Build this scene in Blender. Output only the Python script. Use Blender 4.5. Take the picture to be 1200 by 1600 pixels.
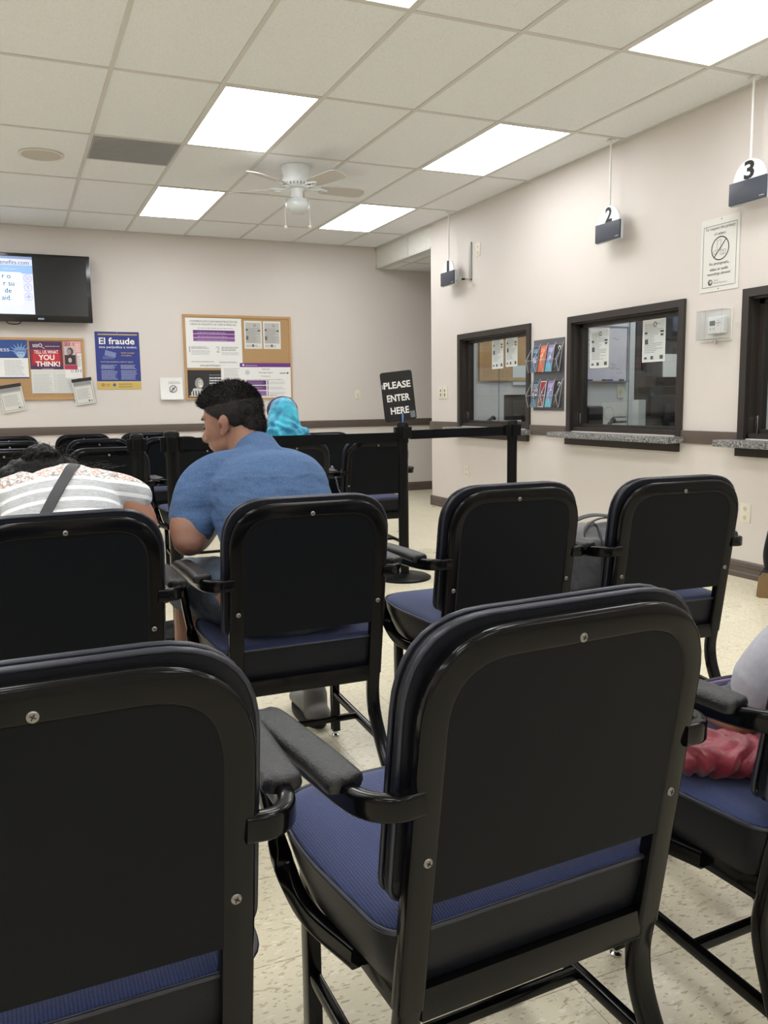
import bpy, bmesh, math, random
from mathutils import Vector, Matrix, noise
PI = math.pi
random.seed(7)
for o in list(bpy.data.objects):
    bpy.data.objects.remove(o)
SC = bpy.context.scene
COL = SC.collection

# ------------------------------------------------------------------ camera
YAW, PITCH, ROLL = 0.411966, -0.1314905, -0.0140941
cf = Vector((math.sin(YAW)*math.cos(PITCH), math.cos(YAW)*math.cos(PITCH), math.sin(PITCH)))
cr = Vector((math.cos(YAW), -math.sin(YAW), 0))
cu = cr.cross(cf)
cr2 = cr*math.cos(ROLL) + cu*math.sin(ROLL)
cu2 = -cr*math.sin(ROLL) + cu*math.cos(ROLL)
cam_d = bpy.data.cameras.new('camera')
cam_d.sensor_fit = 'VERTICAL'
cam_d.sensor_height = 36
cam_d.lens = 1314.6/1600*36
cam_d.clip_start = 0.02
cam = bpy.data.objects.new('camera', cam_d)
COL.objects.link(cam)
Mx = Matrix((cr2, cu2, -cf)).transposed().to_4x4()
Mx.translation = Vector((0, 0, 1.12))
cam.matrix_world = Mx
SC.camera = cam

# ------------------------------------------------------------------ world and exposure
w = bpy.data.worlds.new('world')
SC.world = w
w.use_nodes = True
w.node_tree.nodes['Background'].inputs[0].default_value = (0.8, 0.85, 1, 1)
w.node_tree.nodes['Background'].inputs[1].default_value = 0.15
SC.view_settings.view_transform = 'Standard'
SC.view_settings.look = 'None'
SC.view_settings.gamma = 1
SC.view_settings.use_curve_mapping = False
SC.view_settings.exposure = 0.1
PANEL_POWER = 9.0
OFFICE_POWER = 8.5

# ------------------------------------------------------------------ helpers
def lin(c):
    return tuple(((v/255)/12.92 if v/255 <= 0.04045 else ((v/255+0.055)/1.055)**2.4) for v in c)

def new_mat(name):
    m = bpy.data.materials.new(name)
    m.use_nodes = True
    nt = m.node_tree
    return m, nt, nt.nodes['Principled BSDF']

def mat(name, rgb, rough=0.5, metal=0.0, bump=0, bscale=200, var=0, vscale=8, coat=0, spec=None, sheen=0, emit=0, stretch=None):
    m, nt, b = new_mat(name)
    c = lin(rgb)
    b.inputs['Base Color'].default_value = (*c, 1)
    b.inputs['Roughness'].default_value = rough
    b.inputs['Metallic'].default_value = metal
    if coat:
        b.inputs['Coat Weight'].default_value = coat
        b.inputs['Coat Roughness'].default_value = 0.12
    if spec is not None:
        b.inputs['Specular IOR Level'].default_value = spec
    if sheen:
        b.inputs['Sheen Weight'].default_value = sheen
        b.inputs['Sheen Roughness'].default_value = 0.5
    if emit:
        b.inputs['Emission Color'].default_value = (*c, 1)
        b.inputs['Emission Strength'].default_value = emit
    tc = nt.nodes.new('ShaderNodeTexCoord')
    src = tc.outputs['Object']
    if stretch:
        mp = nt.nodes.new('ShaderNodeMapping')
        mp.inputs['Scale'].default_value = stretch
        nt.links.new(src, mp.inputs['Vector'])
        src = mp.outputs['Vector']
    if var:
        n = nt.nodes.new('ShaderNodeTexNoise')
        n.inputs['Scale'].default_value = vscale
        n.inputs['Detail'].default_value = 5
        nt.links.new(src, n.inputs['Vector'])
        r = nt.nodes.new('ShaderNodeValToRGB')
        r.color_ramp.elements[0].position = 0.3
        r.color_ramp.elements[1].position = 0.7
        r.color_ramp.elements[0].color = (*[max(0, v*(1-var)) for v in c], 1)
        r.color_ramp.elements[1].color = (*[min(1, v*(1+var)) for v in c], 1)
        nt.links.new(n.outputs['Fac'], r.inputs['Fac'])
        nt.links.new(r.outputs['Color'], b.inputs['Base Color'])
    if bump:
        n2 = nt.nodes.new('ShaderNodeTexNoise')
        n2.inputs['Scale'].default_value = bscale
        n2.inputs['Detail'].default_value = 3
        nt.links.new(src, n2.inputs['Vector'])
        bp = nt.nodes.new('ShaderNodeBump')
        bp.inputs['Strength'].default_value = bump
        bp.inputs['Distance'].default_value = 0.01
        nt.links.new(n2.outputs['Fac'], bp.inputs['Height'])
        nt.links.new(bp.outputs['Normal'], b.inputs['Normal'])
    return m

_mc = {}
def flat(rgb, rough=0.55):
    k = (tuple(rgb), rough)
    if k not in _mc:
        _mc[k] = mat('ink_%d_%d_%d' % tuple(rgb), rgb, rough)
    return _mc[k]

def link(name, me, m=None, parent=None, smooth=False, auto=None):
    o = bpy.data.objects.new(name, me)
    COL.objects.link(o)
    if m is not None:
        for k in (m if isinstance(m, (list, tuple)) else [m]):
            me.materials.append(k)
    if parent is not None:
        o.parent = parent
    if smooth or auto:
        me.polygons.foreach_set('use_smooth', [True]*len(me.polygons))
        if auto:
            me.set_sharp_from_angle(angle=math.radians(auto))
    return o

def obj(name, bm, m=None, parent=None, smooth=False, auto=None):
    me = bpy.data.meshes.new(name)
    bmesh.ops.recalc_face_normals(bm, faces=bm.faces)
    bm.to_mesh(me)
    bm.free()
    return link(name, me, m, parent, smooth, auto)

def thing(name, label, cat, loc=(0, 0, 0), rotz=0, group=None):
    o = bpy.data.objects.new(name, None)
    COL.objects.link(o)
    o.empty_display_size = 0.1
    o.location = loc
    o.rotation_euler = (0, 0, rotz)
    return tag(o, label, cat, group)

def tag(o, label, cat, group=None, kind=None):
    o['label'] = label
    o['category'] = cat
    if group:
        o['group'] = group
    if kind:
        o['kind'] = kind
    return o

def struct(o):
    o['kind'] = 'structure'
    return o

def box(bm, x0, x1, y0, y1, z0, z1, mi=0, bev=0, seg=2):
    vs = [bm.verts.new(p) for p in ((x0,y0,z0),(x1,y0,z0),(x1,y1,z0),(x0,y1,z0),(x0,y0,z1),(x1,y0,z1),(x1,y1,z1),(x0,y1,z1))]
    fs = []
    for f in ((0,3,2,1),(4,5,6,7),(0,1,5,4),(1,2,6,5),(2,3,7,6),(3,0,4,7)):
        fc = bm.faces.new([vs[i] for i in f])
        fc.material_index = mi
        fs.append(fc)
    if bev:
        es = list({e for f in fs for e in f.edges})
        bmesh.ops.bevel(bm, geom=es, offset=bev, segments=seg, profile=0.6, affect='EDGES')
    return vs

def bxo(name, dims, m, parent=None, bev=0.0, seg=2, **k):
    bm = bmesh.new()
    box(bm, *dims, bev=bev, seg=seg)
    return obj(name, bm, m, parent, auto=(40 if bev else None), **k)

def lathe(bm, prof, c=(0, 0, 0), n=32, M=None):
    rings = []
    for r, z in prof:
        ring = []
        for i in range(n):
            a = 2*PI*i/n
            p = Vector((r*math.cos(a), r*math.sin(a), z))
            if M: p = M @ p
            ring.append(bm.verts.new(p + Vector(c)))
        rings.append(ring)
    for a, b in zip(rings, rings[1:]):
        for i in range(n):
            j = (i+1) % n
            bm.faces.new((a[i], a[j], b[j], b[i]))
    bm.faces.new(rings[0][::-1])
    bm.faces.new(rings[-1])

def rrect(w, h, r, n=3):
    pts = []
    for cx, cy, a0 in ((w/2-r, h/2-r, 0), (-w/2+r, h/2-r, 90), (-w/2+r, -h/2+r, 180), (w/2-r, -h/2+r, 270)):
        for i in range(n+1):
            a = math.radians(a0 + 90*i/n)
            pts.append((cx+r*math.cos(a), cy+r*math.sin(a)))
    return pts

def circ(r, n=10):
    return [(r*math.cos(2*PI*i/n), r*math.sin(2*PI*i/n)) for i in range(n)]

def fillet(pts, rad, n=7, closed=False):
    P = [Vector(p) for p in pts]
    out = []
    N = len(P)
    for i, p in enumerate(P):
        r = rad[i] if isinstance(rad, (list, tuple)) else rad
        if (not closed and i in (0, N-1)) or r == 0:
            out.append(p)
            continue
        a, b = P[(i-1) % N], P[(i+1) % N]
        da, db = (a-p), (b-p)
        la, lb = da.length, db.length
        t = min(r, la*0.49, lb*0.49)
        s, e = p+da.normalized()*t, p+db.normalized()*t
        for k in range(n+1):
            u = k/n
            out.append(s*(1-u)**2 + p*2*u*(1-u) + e*u*u)
    return out

def sweep(bm, path, prof, up, closed=False, caps=True, mi=0, scale=None):
    """profile coords: first = along tangent x up, second = along up"""
    P = [Vector(p) for p in path]
    N = len(P)
    rings = []
    for i, p in enumerate(P):
        if closed:
            t = (P[(i+1) % N]-P[i-1]).normalized()
        else:
            t = (P[min(i+1, N-1)]-P[max(i-1, 0)]).normalized()
        u = up(i) if callable(up) else Vector(up)
        s = t.cross(u).normalized()
        u2 = s.cross(t).normalized()
        k = scale[i] if scale else 1
        rings.append([bm.verts.new(p + s*a*k + u2*b*k) for a, b in prof])
    m = len(prof)
    pairs = list(zip(rings, rings[1:]))
    if closed:
        pairs.append((rings[-1], rings[0]))
    for a, b in pairs:
        for i in range(m):
            j = (i+1) % m
            f = bm.faces.new((a[i], a[j], b[j], b[i]))
            f.material_index = mi
    if caps and not closed:
        bm.faces.new(rings[0][::-1]).material_index = mi
        bm.faces.new(rings[-1]).material_index = mi

def catmull(P, n=6):
    P = [Vector(p) for p in P]
    Q = [P[0]*2-P[1]] + P + [P[-1]*2-P[-2]]
    out = []
    for i in range(1, len(Q)-2):
        a, b, c, d = Q[i-1:i+3]
        for k in range(n):
            t = k/n
            out.append(0.5*((2*b)+(c-a)*t+(2*a-5*b+4*c-d)*t*t+(3*b-a-3*c+d)*t**3))
    out.append(P[-1])
    return out

def tube(bm, pts, r, n=8, smooth=True, up=(0.13, 0.21, 1)):
    p = catmull(pts) if smooth and len(pts) > 2 else pts
    sweep(bm, p, circ(r, n), up)

# organic bodies: overlapping closed lofts and ellipsoids fused into one surface
def ellip(bm, c, r, F=None, n=20):
    """F = 3 axis vectors (columns) scaled by r"""
    F = F or (Vector((1,0,0)), Vector((0,1,0)), Vector((0,0,1)))
    c = Vector(c)
    res = bmesh.ops.create_uvsphere(bm, u_segments=n, v_segments=n//2+2, radius=1)
    for v in res['verts']:
        q = v.co.copy()
        v.co = c + Vector(F[0])*q.x*r[0] + Vector(F[1])*q.y*r[1] + Vector(F[2])*q.z*r[2]

def limb(bm, pts, radii, n=16, flat=None, up=(0.11, 0.23, 1), steps=6):
    """smooth tapered limb with rounded ends; flat = per point (side, up) scales"""
    k = len(pts)
    data = [Vector((*p,)) for p in pts]
    P = catmull(data, steps)
    R = [v.x for v in catmull([Vector((r, 0, 0)) for r in radii], steps)]
    if flat:
        A = [v for v in catmull([Vector((a, b, 0)) for a, b in flat], steps)]
    else:
        A = [Vector((1, 1, 0))]*len(P)
    rings = []
    N = len(P)
    # rounded ends
    t0 = (P[0]-P[1]).normalized(); t1 = (P[-1]-P[-2]).normalized()
    st = []
    for a in (80, 60, 35):
        st.append((P[0]+t0*R[0]*math.sin(math.radians(a)), R[0]*math.cos(math.radians(a)), A[0], -t0))
    for i in range(N):
        t = (P[min(i+1, N-1)]-P[max(i-1, 0)]).normalized()
        st.append((P[i], R[i], A[i], t))
    for a in (35, 60, 80):
        st.append((P[-1]+t1*R[-1]*math.sin(math.radians(a)), R[-1]*math.cos(math.radians(a)), A[-1], t1))
    U = Vector(up)
    for p, r, a, t in st:
        s = t.cross(U).normalized()
        u2 = s.cross(t).normalized()
        rings.append([bm.verts.new(p + s*math.cos(2*PI*j/n)*r*a.x + u2*math.sin(2*PI*j/n)*r*a.y) for j in range(n)])
    for a, b in zip(rings, rings[1:]):
        for j in range(n):
            q = (j+1) % n
            bm.faces.new((a[j], a[q], b[q], b[j]))
    bm.faces.new(rings[0][::-1]); bm.faces.new(rings[-1])

def fuse(name, bm, vox, m, parent=None, smooth_it=4, disp=None, cut=None):
    me = bpy.data.meshes.new(name)
    bmesh.ops.recalc_face_normals(bm, faces=bm.faces)
    bm.to_mesh(me); bm.free()
    t = bpy.data.objects.new(name, me)
    COL.objects.link(t)
    md = t.modifiers.new('r', 'REMESH')
    md.mode = 'VOXEL'; md.voxel_size = vox
    if smooth_it:
        s = t.modifiers.new('s', 'SMOOTH'); s.factor = 0.5; s.iterations = smooth_it
    dg = bpy.context.evaluated_depsgraph_get()
    dg.update()
    me2 = bpy.data.meshes.new_from_object(t.evaluated_get(dg))
    me2.name = name
    bpy.data.objects.remove(t)
    bpy.data.meshes.remove(me)
    if cut or disp:
        b = bmesh.new(); b.from_mesh(me2)
        if cut:
            for co, no in cut:
                bmesh.ops.bisect_plane(b, geom=b.verts[:]+b.edges[:]+b.faces[:], plane_co=co, plane_no=no, clear_outer=True)
        if disp:
            b.normal_update()
            for v in b.verts:
                v.co += v.normal*disp(v.co)
        b.to_mesh(me2); b.free()
    me2.materials.clear()
    return link(name, me2, m, parent, smooth=True)

# lettering ---------------------------------------------------------------
_tc = {}
def glyphs(s, bold=0.0):
    k = (s, bold)
    if k in _tc: return _tc[k]
    cu = bpy.data.curves.new('t', 'FONT')
    cu.body = s
    cu.fill_mode = 'FRONT'
    cu.offset = bold
    cu.resolution_u = 3
    o = bpy.data.objects.new('t', cu)
    COL.objects.link(o)
    dg = bpy.context.evaluated_depsgraph_get(); dg.update()
    me = bpy.data.meshes.new_from_object(o.evaluated_get(dg))
    V = [v.co.copy() for v in me.vertices]
    Fc = [tuple(p.vertices) for p in me.polygons]
    bpy.data.objects.remove(o); bpy.data.curves.remove(cu); bpy.data.meshes.remove(me)
    if V:
        x0 = min(v.x for v in V); x1 = max(v.x for v in V); y0 = min(v.y for v in V); y1 = max(v.y for v in V)
    else:
        x0 = x1 = y0 = y1 = 0
    _tc[k] = (V, Fc, x0, x1, y0, y1)
    return _tc[k]

class Art:
    """flat graphics on a sheet: u to the right, v up, n towards the viewer"""
    def __init__(s, o, u, v):
        s.o = Vector(o); s.u = Vector(u).normalized(); s.v = Vector(v).normalized()
        s.n = s.u.cross(s.v).normalized()
        s.bm = bmesh.new(); s.mats = []
    def idx(s, m):
        if isinstance(m, tuple): m = flat(m)
        if m not in s.mats: s.mats.append(m)
        return s.mats.index(m)
    def p(s, a, b, d): return s.o + s.u*a + s.v*b + s.n*d
    def poly(s, pts, m, d=0.0006):
        f = s.bm.faces.new([s.bm.verts.new(s.p(a, b, d)) for a, b in pts]); f.material_index = s.idx(m)
    def rect(s, a0, b0, a1, b1, m, d=0.0006):
        s.poly([(a0,b0),(a1,b0),(a1,b1),(a0,b1)], m, d)
    def disc(s, a, b, r, m, d=0.0006, ry=None, n=20):
        ry = ry or r
        s.poly([(a+r*math.cos(2*PI*i/n), b+ry*math.sin(2*PI*i/n)) for i in range(n)], m, d)
    def ring(s, a, b, r0, r1, m, d=0.0006, n=28, a0=0, a1=360):
        for i in range(n):
            t0 = math.radians(a0+(a1-a0)*i/n); t1 = math.radians(a0+(a1-a0)*(i+1)/n)
            s.poly([(a+r0*math.cos(t0), b+r0*math.sin(t0)), (a+r1*math.cos(t0), b+r1*math.sin(t0)), (a+r1*math.cos(t1), b+r1*math.sin(t1)), (a+r0*math.cos(t1), b+r0*math.sin(t1))], m, d)
    def frame(s, a0, b0, a1, b1, t, m, d=0.0006):
        s.rect(a0,b0,a1,b0+t,m,d); s.rect(a0,b1-t,a1,b1,m,d); s.rect(a0,b0+t,a0+t,b1-t,m,d); s.rect(a1-t,b0+t,a1,b1-t,m,d)
    def text(s, t, a0, a1, b0, b1, m, d=0.001, bold=0.0, slant=0):
        """fit the text into the box"""
        V, Fc, x0, x1, y0, y1 = glyphs(t, bold)
        if not V: return
        sx = (a1-a0)/(x1-x0); sy = (b1-b0)/(y1-y0); mi = s.idx(m)
        vs = [s.bm.verts.new(s.p(a0+(q.x-x0)*sx+slant*(q.y-y0)*sy, b0+(q.y-y0)*sy, d)) for q in V]
        for f in Fc:
            try: s.bm.faces.new([vs[i] for i in f]).material_index = mi
            except ValueError: pass
    def textc(s, t, ac, b0, hgt, m, wmax=None, d=0.001, bold=0.0, asp=1.0):
        V, Fc, x0, x1, y0, y1 = glyphs(t, bold)
        wd = (x1-x0)/(y1-y0)*hgt*asp
        if wmax and wd > wmax: wd = wmax
        s.text(t, ac-wd/2, ac+wd/2, b0, b0+hgt, m, d, bold)
    def lines(s, a0, a1, b0, b1, n, m, t=0.4, d=0.0008, ragged=0.25):
        """rows of print too small to read"""
        st = (b1-b0)/n
        for i in range(n):
            y = b1-(i+1)*st
            x = a0
            end = a1-random.random()*ragged*(a1-a0)
            while x < end:
                wd = (a1-a0)*random.uniform(0.04, 0.14)
                s.rect(x, y, min(x+wd, end), y+st*t, m, d)
                x += wd+(a1-a0)*0.018
    def done(s, name, parent):
        me = bpy.data.meshes.new(name)
        s.bm.to_mesh(me); s.bm.free()
        return link(name, me, s.mats, parent)

def sheet(name, u0, u1, v0, v1, plane, pos, m, thick=0.002, curl=0, parent=None):
    """paper on a wall; plane 'back' (x = u, faces -y) or 'right' (u = -y, faces -x)"""
    bm = bmesh.new()
    n = 10
    rows = []
    for i in range(n+1):
        v = v0+(v1-v0)*i/n
        off = curl*((1-i/n)**2)
        r = []
        for j in range(5):
            u = u0+(u1-u0)*j/4
            for dd in (0, thick):
                d = off+dd
                r.append((u, v, d))
        rows.append(r)
    def W(u, v, d):
        return (u, pos-d, v) if plane == 'back' else (pos-d, -u, v)
    G = [[bm.verts.new(W(*q)) for q in r] for r in rows]
    for i in range(n):
        for j in range(4):
            a = j*2
            bm.faces.new((G[i][a+1], G[i][a+3], G[i+1][a+3], G[i+1][a+1]))
            bm.faces.new((G[i][a], G[i+1][a], G[i+1][a+2], G[i][a+2]))
        bm.faces.new((G[i][0], G[i][1], G[i+1][1], G[i+1][0]))
        bm.faces.new((G[i][8], G[i+1][8], G[i+1][9], G[i][9]))
    for j in range(4):
        a = j*2
        bm.faces.new((G[0][a], G[0][a+2], G[0][a+3], G[0][a+1]))
        bm.faces.new((G[n][a], G[n][a+1], G[n][a+3], G[n][a+2]))
    return obj(name, bm, m, parent)

# ------------------------------------------------------------------ materials
M = {}
M['wall'] = mat('painted_wall', (216, 209, 203), 0.6, bump=0.12, bscale=260, var=0.02, vscale=1.5)
M['office_wall'] = mat('office_wall', (205, 206, 208), 0.6)
M['rail'] = mat('vinyl_rail', (92, 80, 73), 0.42, var=0.05)
M['dark_frame'] = mat('bronze_frame', (56, 51, 48), 0.38, metal=0.25)
M['black_metal'] = mat('black_enamel', (11, 11, 12), 0.15, spec=0.2, bump=0.01, bscale=90, var=0.1, vscale=20)
M['panel_black'] = mat('black_panel', (12, 15, 20), 0.5, bump=0.06, bscale=900, spec=0.12)
M['arm_pad'] = mat('black_armrest', (30, 31, 33), 0.4, bump=0.25, bscale=260, var=0.2, vscale=60)
M['vinyl'] = mat('black_vinyl', (22, 24, 30), 0.4, bump=0.06, bscale=300, var=0.15, vscale=9, spec=0.16)
M['screw'] = mat('steel_screw', (138, 136, 132), 0.3, metal=0.85)
M['chrome'] = mat('chrome', (200, 200, 200), 0.15, metal=1)
M['post_black'] = mat('black_post', (12, 13, 14), 0.34, bump=0.03, bscale=400, spec=0.15)
M['belt'] = mat('black_belt', (12, 13, 16), 0.75, bump=0.2, bscale=500, spec=0.1)
M['white_plastic'] = mat('white_plastic', (228, 228, 226), 0.35)
M['ivory'] = mat('ivory_plastic', (226, 221, 205), 0.35)
M['fan_white'] = mat('fan_white', (226, 230, 232), 0.35)
M['blade'] = mat('fan_blade', (196, 190, 184), 0.4)
M['tbar'] = mat('ceiling_grid', (208, 206, 200), 0.5)
M['wood'] = mat('oak_frame', (186, 148, 100), 0.5, var=0.12, vscale=30, stretch=(1, 1, 8))
M['cork'] = mat('cork', (178, 144, 102), 0.85, var=0.12, vscale=180, bump=0.2, bscale=300)
M['paper'] = mat('paper', (232, 232, 230), 0.6)
M['paper2'] = mat('aged_paper', (222, 222, 216), 0.6)
M['tv_black'] = mat('gloss_black', (16, 17, 18), 0.16, coat=0.4)
M['skin'] = mat('tan_skin', (154, 112, 92), 0.5, bump=0.05, bscale=120, var=0.08, vscale=14)
M['skin2'] = mat('light_tan_skin', (176, 128, 102), 0.5, bump=0.05, bscale=120, var=0.06, vscale=14)
M['hair'] = mat('black_hair', (15, 13, 12), 0.5, bump=0.3, bscale=160, stretch=(1, 1, 0.3), spec=0.2)
M['hair_thin'] = mat('thin_dark_hair', (26, 22, 20), 0.65, bump=0.3, bscale=300)
M['denim'] = mat('denim', (76, 88, 104), 0.85, bump=0.5, bscale=40, var=0.25, vscale=18)
M['grey_tee'] = mat('grey_tee', (172, 172, 180), 0.9, bump=0.2, bscale=30, var=0.05, vscale=90)
M['shoe_grey'] = mat('grey_shoe', (120, 120, 118), 0.7)
M['rubber'] = mat('dark_rubber', (30, 30, 30), 0.7)
M['bag_grey'] = mat('grey_canvas', (112, 112, 112), 0.8, bump=0.3, bscale=60, var=0.15, vscale=15)
M['strap'] = mat('dark_strap', (52, 52, 56), 0.55)
M['red'] = mat('red_satin', (132, 28, 46), 0.42, bump=0.6, bscale=22, var=0.3, vscale=14, sheen=0.3)
M['purple'] = mat('purple_cloth', (108, 84, 150), 0.6)
M['blue_cloth'] = mat('royal_blue_cloth', (52, 70, 160), 0.8)
M['piping'] = mat('seat_piping', (34, 37, 50), 0.34)
M['screen_dark'] = mat('monitor_black', (24, 25, 27), 0.3)

def tee():
    m, nt, b = new_mat('heather_blue_tee')
    tc = nt.nodes.new('ShaderNodeTexCoord')
    n = nt.nodes.new('ShaderNodeTexNoise'); n.inputs['Scale'].default_value = 420; n.inputs['Detail'].default_value = 4
    nt.links.new(tc.outputs['Object'], n.inputs['Vector'])
    r = nt.nodes.new('ShaderNodeValToRGB')
    r.color_ramp.elements[0].position = 0.36; r.color_ramp.elements[1].position = 0.66
    r.color_ramp.elements[0].color = (*lin((56, 82, 122)), 1); r.color_ramp.elements[1].color = (*lin((90, 118, 156)), 1)
    nt.links.new(n.outputs['Fac'], r.inputs['Fac']); nt.links.new(r.outputs['Color'], b.inputs['Base Color'])
    b.inputs['Roughness'].default_value = 0.95
    n2 = nt.nodes.new('ShaderNodeTexNoise'); n2.inputs['Scale'].default_value = 9; n2.inputs['Detail'].default_value = 2
    mp = nt.nodes.new('ShaderNodeMapping'); mp.inputs['Scale'].default_value = (0.7, 1, 2.2); mp.inputs['Rotation'].default_value = (0, 0.5, 0)
    nt.links.new(tc.outputs['Object'], mp.inputs['Vector']); nt.links.new(mp.outputs['Vector'], n2.inputs['Vector'])
    bp = nt.nodes.new('ShaderNodeBump'); bp.inputs['Strength'].default_value = 0.5; bp.inputs['Distance'].default_value = 0.03
    nt.links.new(n2.outputs['Fac'], bp.inputs['Height']); nt.links.new(bp.outputs['Normal'], b.inputs['Normal'])
    return m
M['tee'] = tee()

def navy():
    m, nt, b = new_mat('navy_ribbed_fabric')
    tc = nt.nodes.new('ShaderNodeTexCoord')
    wv = nt.nodes.new('ShaderNodeTexWave'); wv.inputs['Scale'].default_value = 70; wv.inputs['Distortion'].default_value = 0.6
    wv.bands_direction = 'X'
    nt.links.new(tc.outputs['Object'], wv.inputs['Vector'])
    n = nt.nodes.new('ShaderNodeTexNoise'); n.inputs['Scale'].default_value = 300
    nt.links.new(tc.outputs['Object'], n.inputs['Vector'])
    ad = nt.nodes.new('ShaderNodeMath'); ad.operation = 'ADD'
    nt.links.new(wv.outputs['Fac'], ad.inputs[0]); nt.links.new(n.outputs['Fac'], ad.inputs[1])
    r = nt.nodes.new('ShaderNodeValToRGB')
    r.color_ramp.elements[0].position = 0.3; r.color_ramp.elements[1].position = 1.0
    r.color_ramp.elements[0].color = (*lin((34, 44, 84)), 1); r.color_ramp.elements[1].color = (*lin((54, 68, 114)), 1)
    dv = nt.nodes.new('ShaderNodeMath'); dv.operation = 'MULTIPLY'; dv.inputs[1].default_value = 0.6
    nt.links.new(ad.outputs[0], dv.inputs[0]); nt.links.new(dv.outputs[0], r.inputs['Fac'])
    nt.links.new(r.outputs['Color'], b.inputs['Base Color'])
    b.inputs['Roughness'].default_value = 0.85
    b.inputs['Sheen Weight'].default_value = 0.15
    bp = nt.nodes.new('ShaderNodeBump'); bp.inputs['Strength'].default_value = 0.3; bp.inputs['Distance'].default_value = 0.003
    nt.links.new(ad.outputs[0], bp.inputs['Height']); nt.links.new(bp.outputs['Normal'], b.inputs['Normal'])
    return m
M['navy'] = navy()

def floor_mat():
    m, nt, b = new_mat('vinyl_tile_floor')
    tc = nt.nodes.new('ShaderNodeTexCoord')
    L = nt.links
    br = nt.nodes.new('ShaderNodeTexBrick')
    br.offset = 0; br.inputs['Scale'].default_value = 1.0
    br.inputs['Brick Width'].default_value = 0.3048; br.inputs['Row Height'].default_value = 0.3048
    br.inputs['Mortar Size'].default_value = 0.0011; br.inputs['Mortar Smooth'].default_value = 0.3
    br.inputs['Color1'].default_value = (*lin((224, 217, 192)), 1)
    br.inputs['Color2'].default_value = (*lin((216, 208, 182)), 1)
    br.inputs['Mortar'].default_value = (*lin((150, 140, 116)), 1)
    L.new(tc.outputs['Object'], br.inputs['Vector'])
    last = br.outputs['Color']
    for sc, ang, st, thr, col in ((34, 0.4, (1, 2.6, 1), 0.61, (172, 154, 126)), (44, -0.7, (1, 2.4, 1), 0.61, (238, 234, 218)), (56, 1.2, (1, 2.4, 1), 0.63, (146, 128, 104))):
        mp = nt.nodes.new('ShaderNodeMapping'); mp.inputs['Scale'].default_value = st; mp.inputs['Rotation'].default_value = (0, 0, ang)
        L.new(tc.outputs['Object'], mp.inputs['Vector'])
        n = nt.nodes.new('ShaderNodeTexNoise'); n.inputs['Scale'].default_value = sc; n.inputs['Detail'].default_value = 1.5
        L.new(mp.outputs['Vector'], n.inputs['Vector'])
        r = nt.nodes.new('ShaderNodeValToRGB')
        r.color_ramp.elements[0].position = thr; r.color_ramp.elements[1].position = thr+0.035
        L.new(n.outputs['Fac'], r.inputs['Fac'])
        mu = nt.nodes.new('ShaderNodeMath'); mu.operation = 'MULTIPLY'; mu.inputs[1].default_value = 0.55
        L.new(r.outputs['Color'], mu.inputs[0])
        mx = nt.nodes.new('ShaderNodeMix'); mx.data_type = 'RGBA'
        L.new(mu.outputs[0], mx.inputs['Factor']); L.new(last, mx.inputs['A'])
        mx.inputs['B'].default_value = (*lin(col), 1)
        last = mx.outputs['Result']
    L.new(last, b.inputs['Base Color'])
    n = nt.nodes.new('ShaderNodeTexNoise'); n.inputs['Scale'].default_value = 3; n.inputs['Detail'].default_value = 5
    L.new(tc.outputs['Object'], n.inputs['Vector'])
    mr = nt.nodes.new('ShaderNodeMapRange'); mr.inputs['To Min'].default_value = 0.25; mr.inputs['To Max'].default_value = 0.32
    L.new(n.outputs['Fac'], mr.inputs['Value']); L.new(mr.outputs['Result'], b.inputs['Roughness'])
    return m
M['floor'] = floor_mat()

def ceil_mat():
    m, nt, b = new_mat('acoustic_tile')
    tc = nt.nodes.new('ShaderNodeTexCoord')
    n = nt.nodes.new('ShaderNodeTexNoise'); n.inputs['Scale'].default_value = 130; n.inputs['Detail'].default_value = 4
    nt.links.new(tc.outputs['Object'], n.inputs['Vector'])
    r = nt.nodes.new('ShaderNodeValToRGB')
    r.color_ramp.elements[0].position = 0.3; r.color_ramp.elements[1].position = 0.5
    r.color_ramp.elements[0].color = (*lin((222, 224, 225)), 1); r.color_ramp.elements[1].color = (*lin((235, 237, 238)), 1)
    nt.links.new(n.outputs['Fac'], r.inputs['Fac']); nt.links.new(r.outputs['Color'], b.inputs['Base Color'])
    b.inputs['Roughness'].default_value = 0.9
    bp = nt.nodes.new('ShaderNodeBump'); bp.inputs['Strength'].default_value = 0.25; bp.inputs['Distance'].default_value = 0.003
    nt.links.new(n.outputs['Fac'], bp.inputs['Height']); nt.links.new(bp.outputs['Normal'], b.inputs['Normal'])
    return m
M['ceiling'] = ceil_mat()

def granite():
    m, nt, b = new_mat('speckled_laminate')
    tc = nt.nodes.new('ShaderNodeTexCoord')
    n = nt.nodes.new('ShaderNodeTexNoise'); n.inputs['Scale'].default_value = 70; n.inputs['Detail'].default_value = 6; n.inputs['Roughness'].default_value = 0.7
    nt.links.new(tc.outputs['Object'], n.inputs['Vector'])
    r = nt.nodes.new('ShaderNodeValToRGB')
    e = r.color_ramp.elements
    e[0].position = 0.38; e[0].color = (*lin((52, 52, 54)), 1)
    e[1].position = 0.62; e[1].color = (*lin((176, 176, 174)), 1)
    k = e.new(0.5); k.color = (*lin((122, 122, 122)), 1)
    nt.links.new(n.outputs['Fac'], r.inputs['Fac']); nt.links.new(r.outputs['Color'], b.inputs['Base Color'])
    b.inputs['Roughness'].default_value = 0.3
    return m
M['granite'] = granite()

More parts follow.
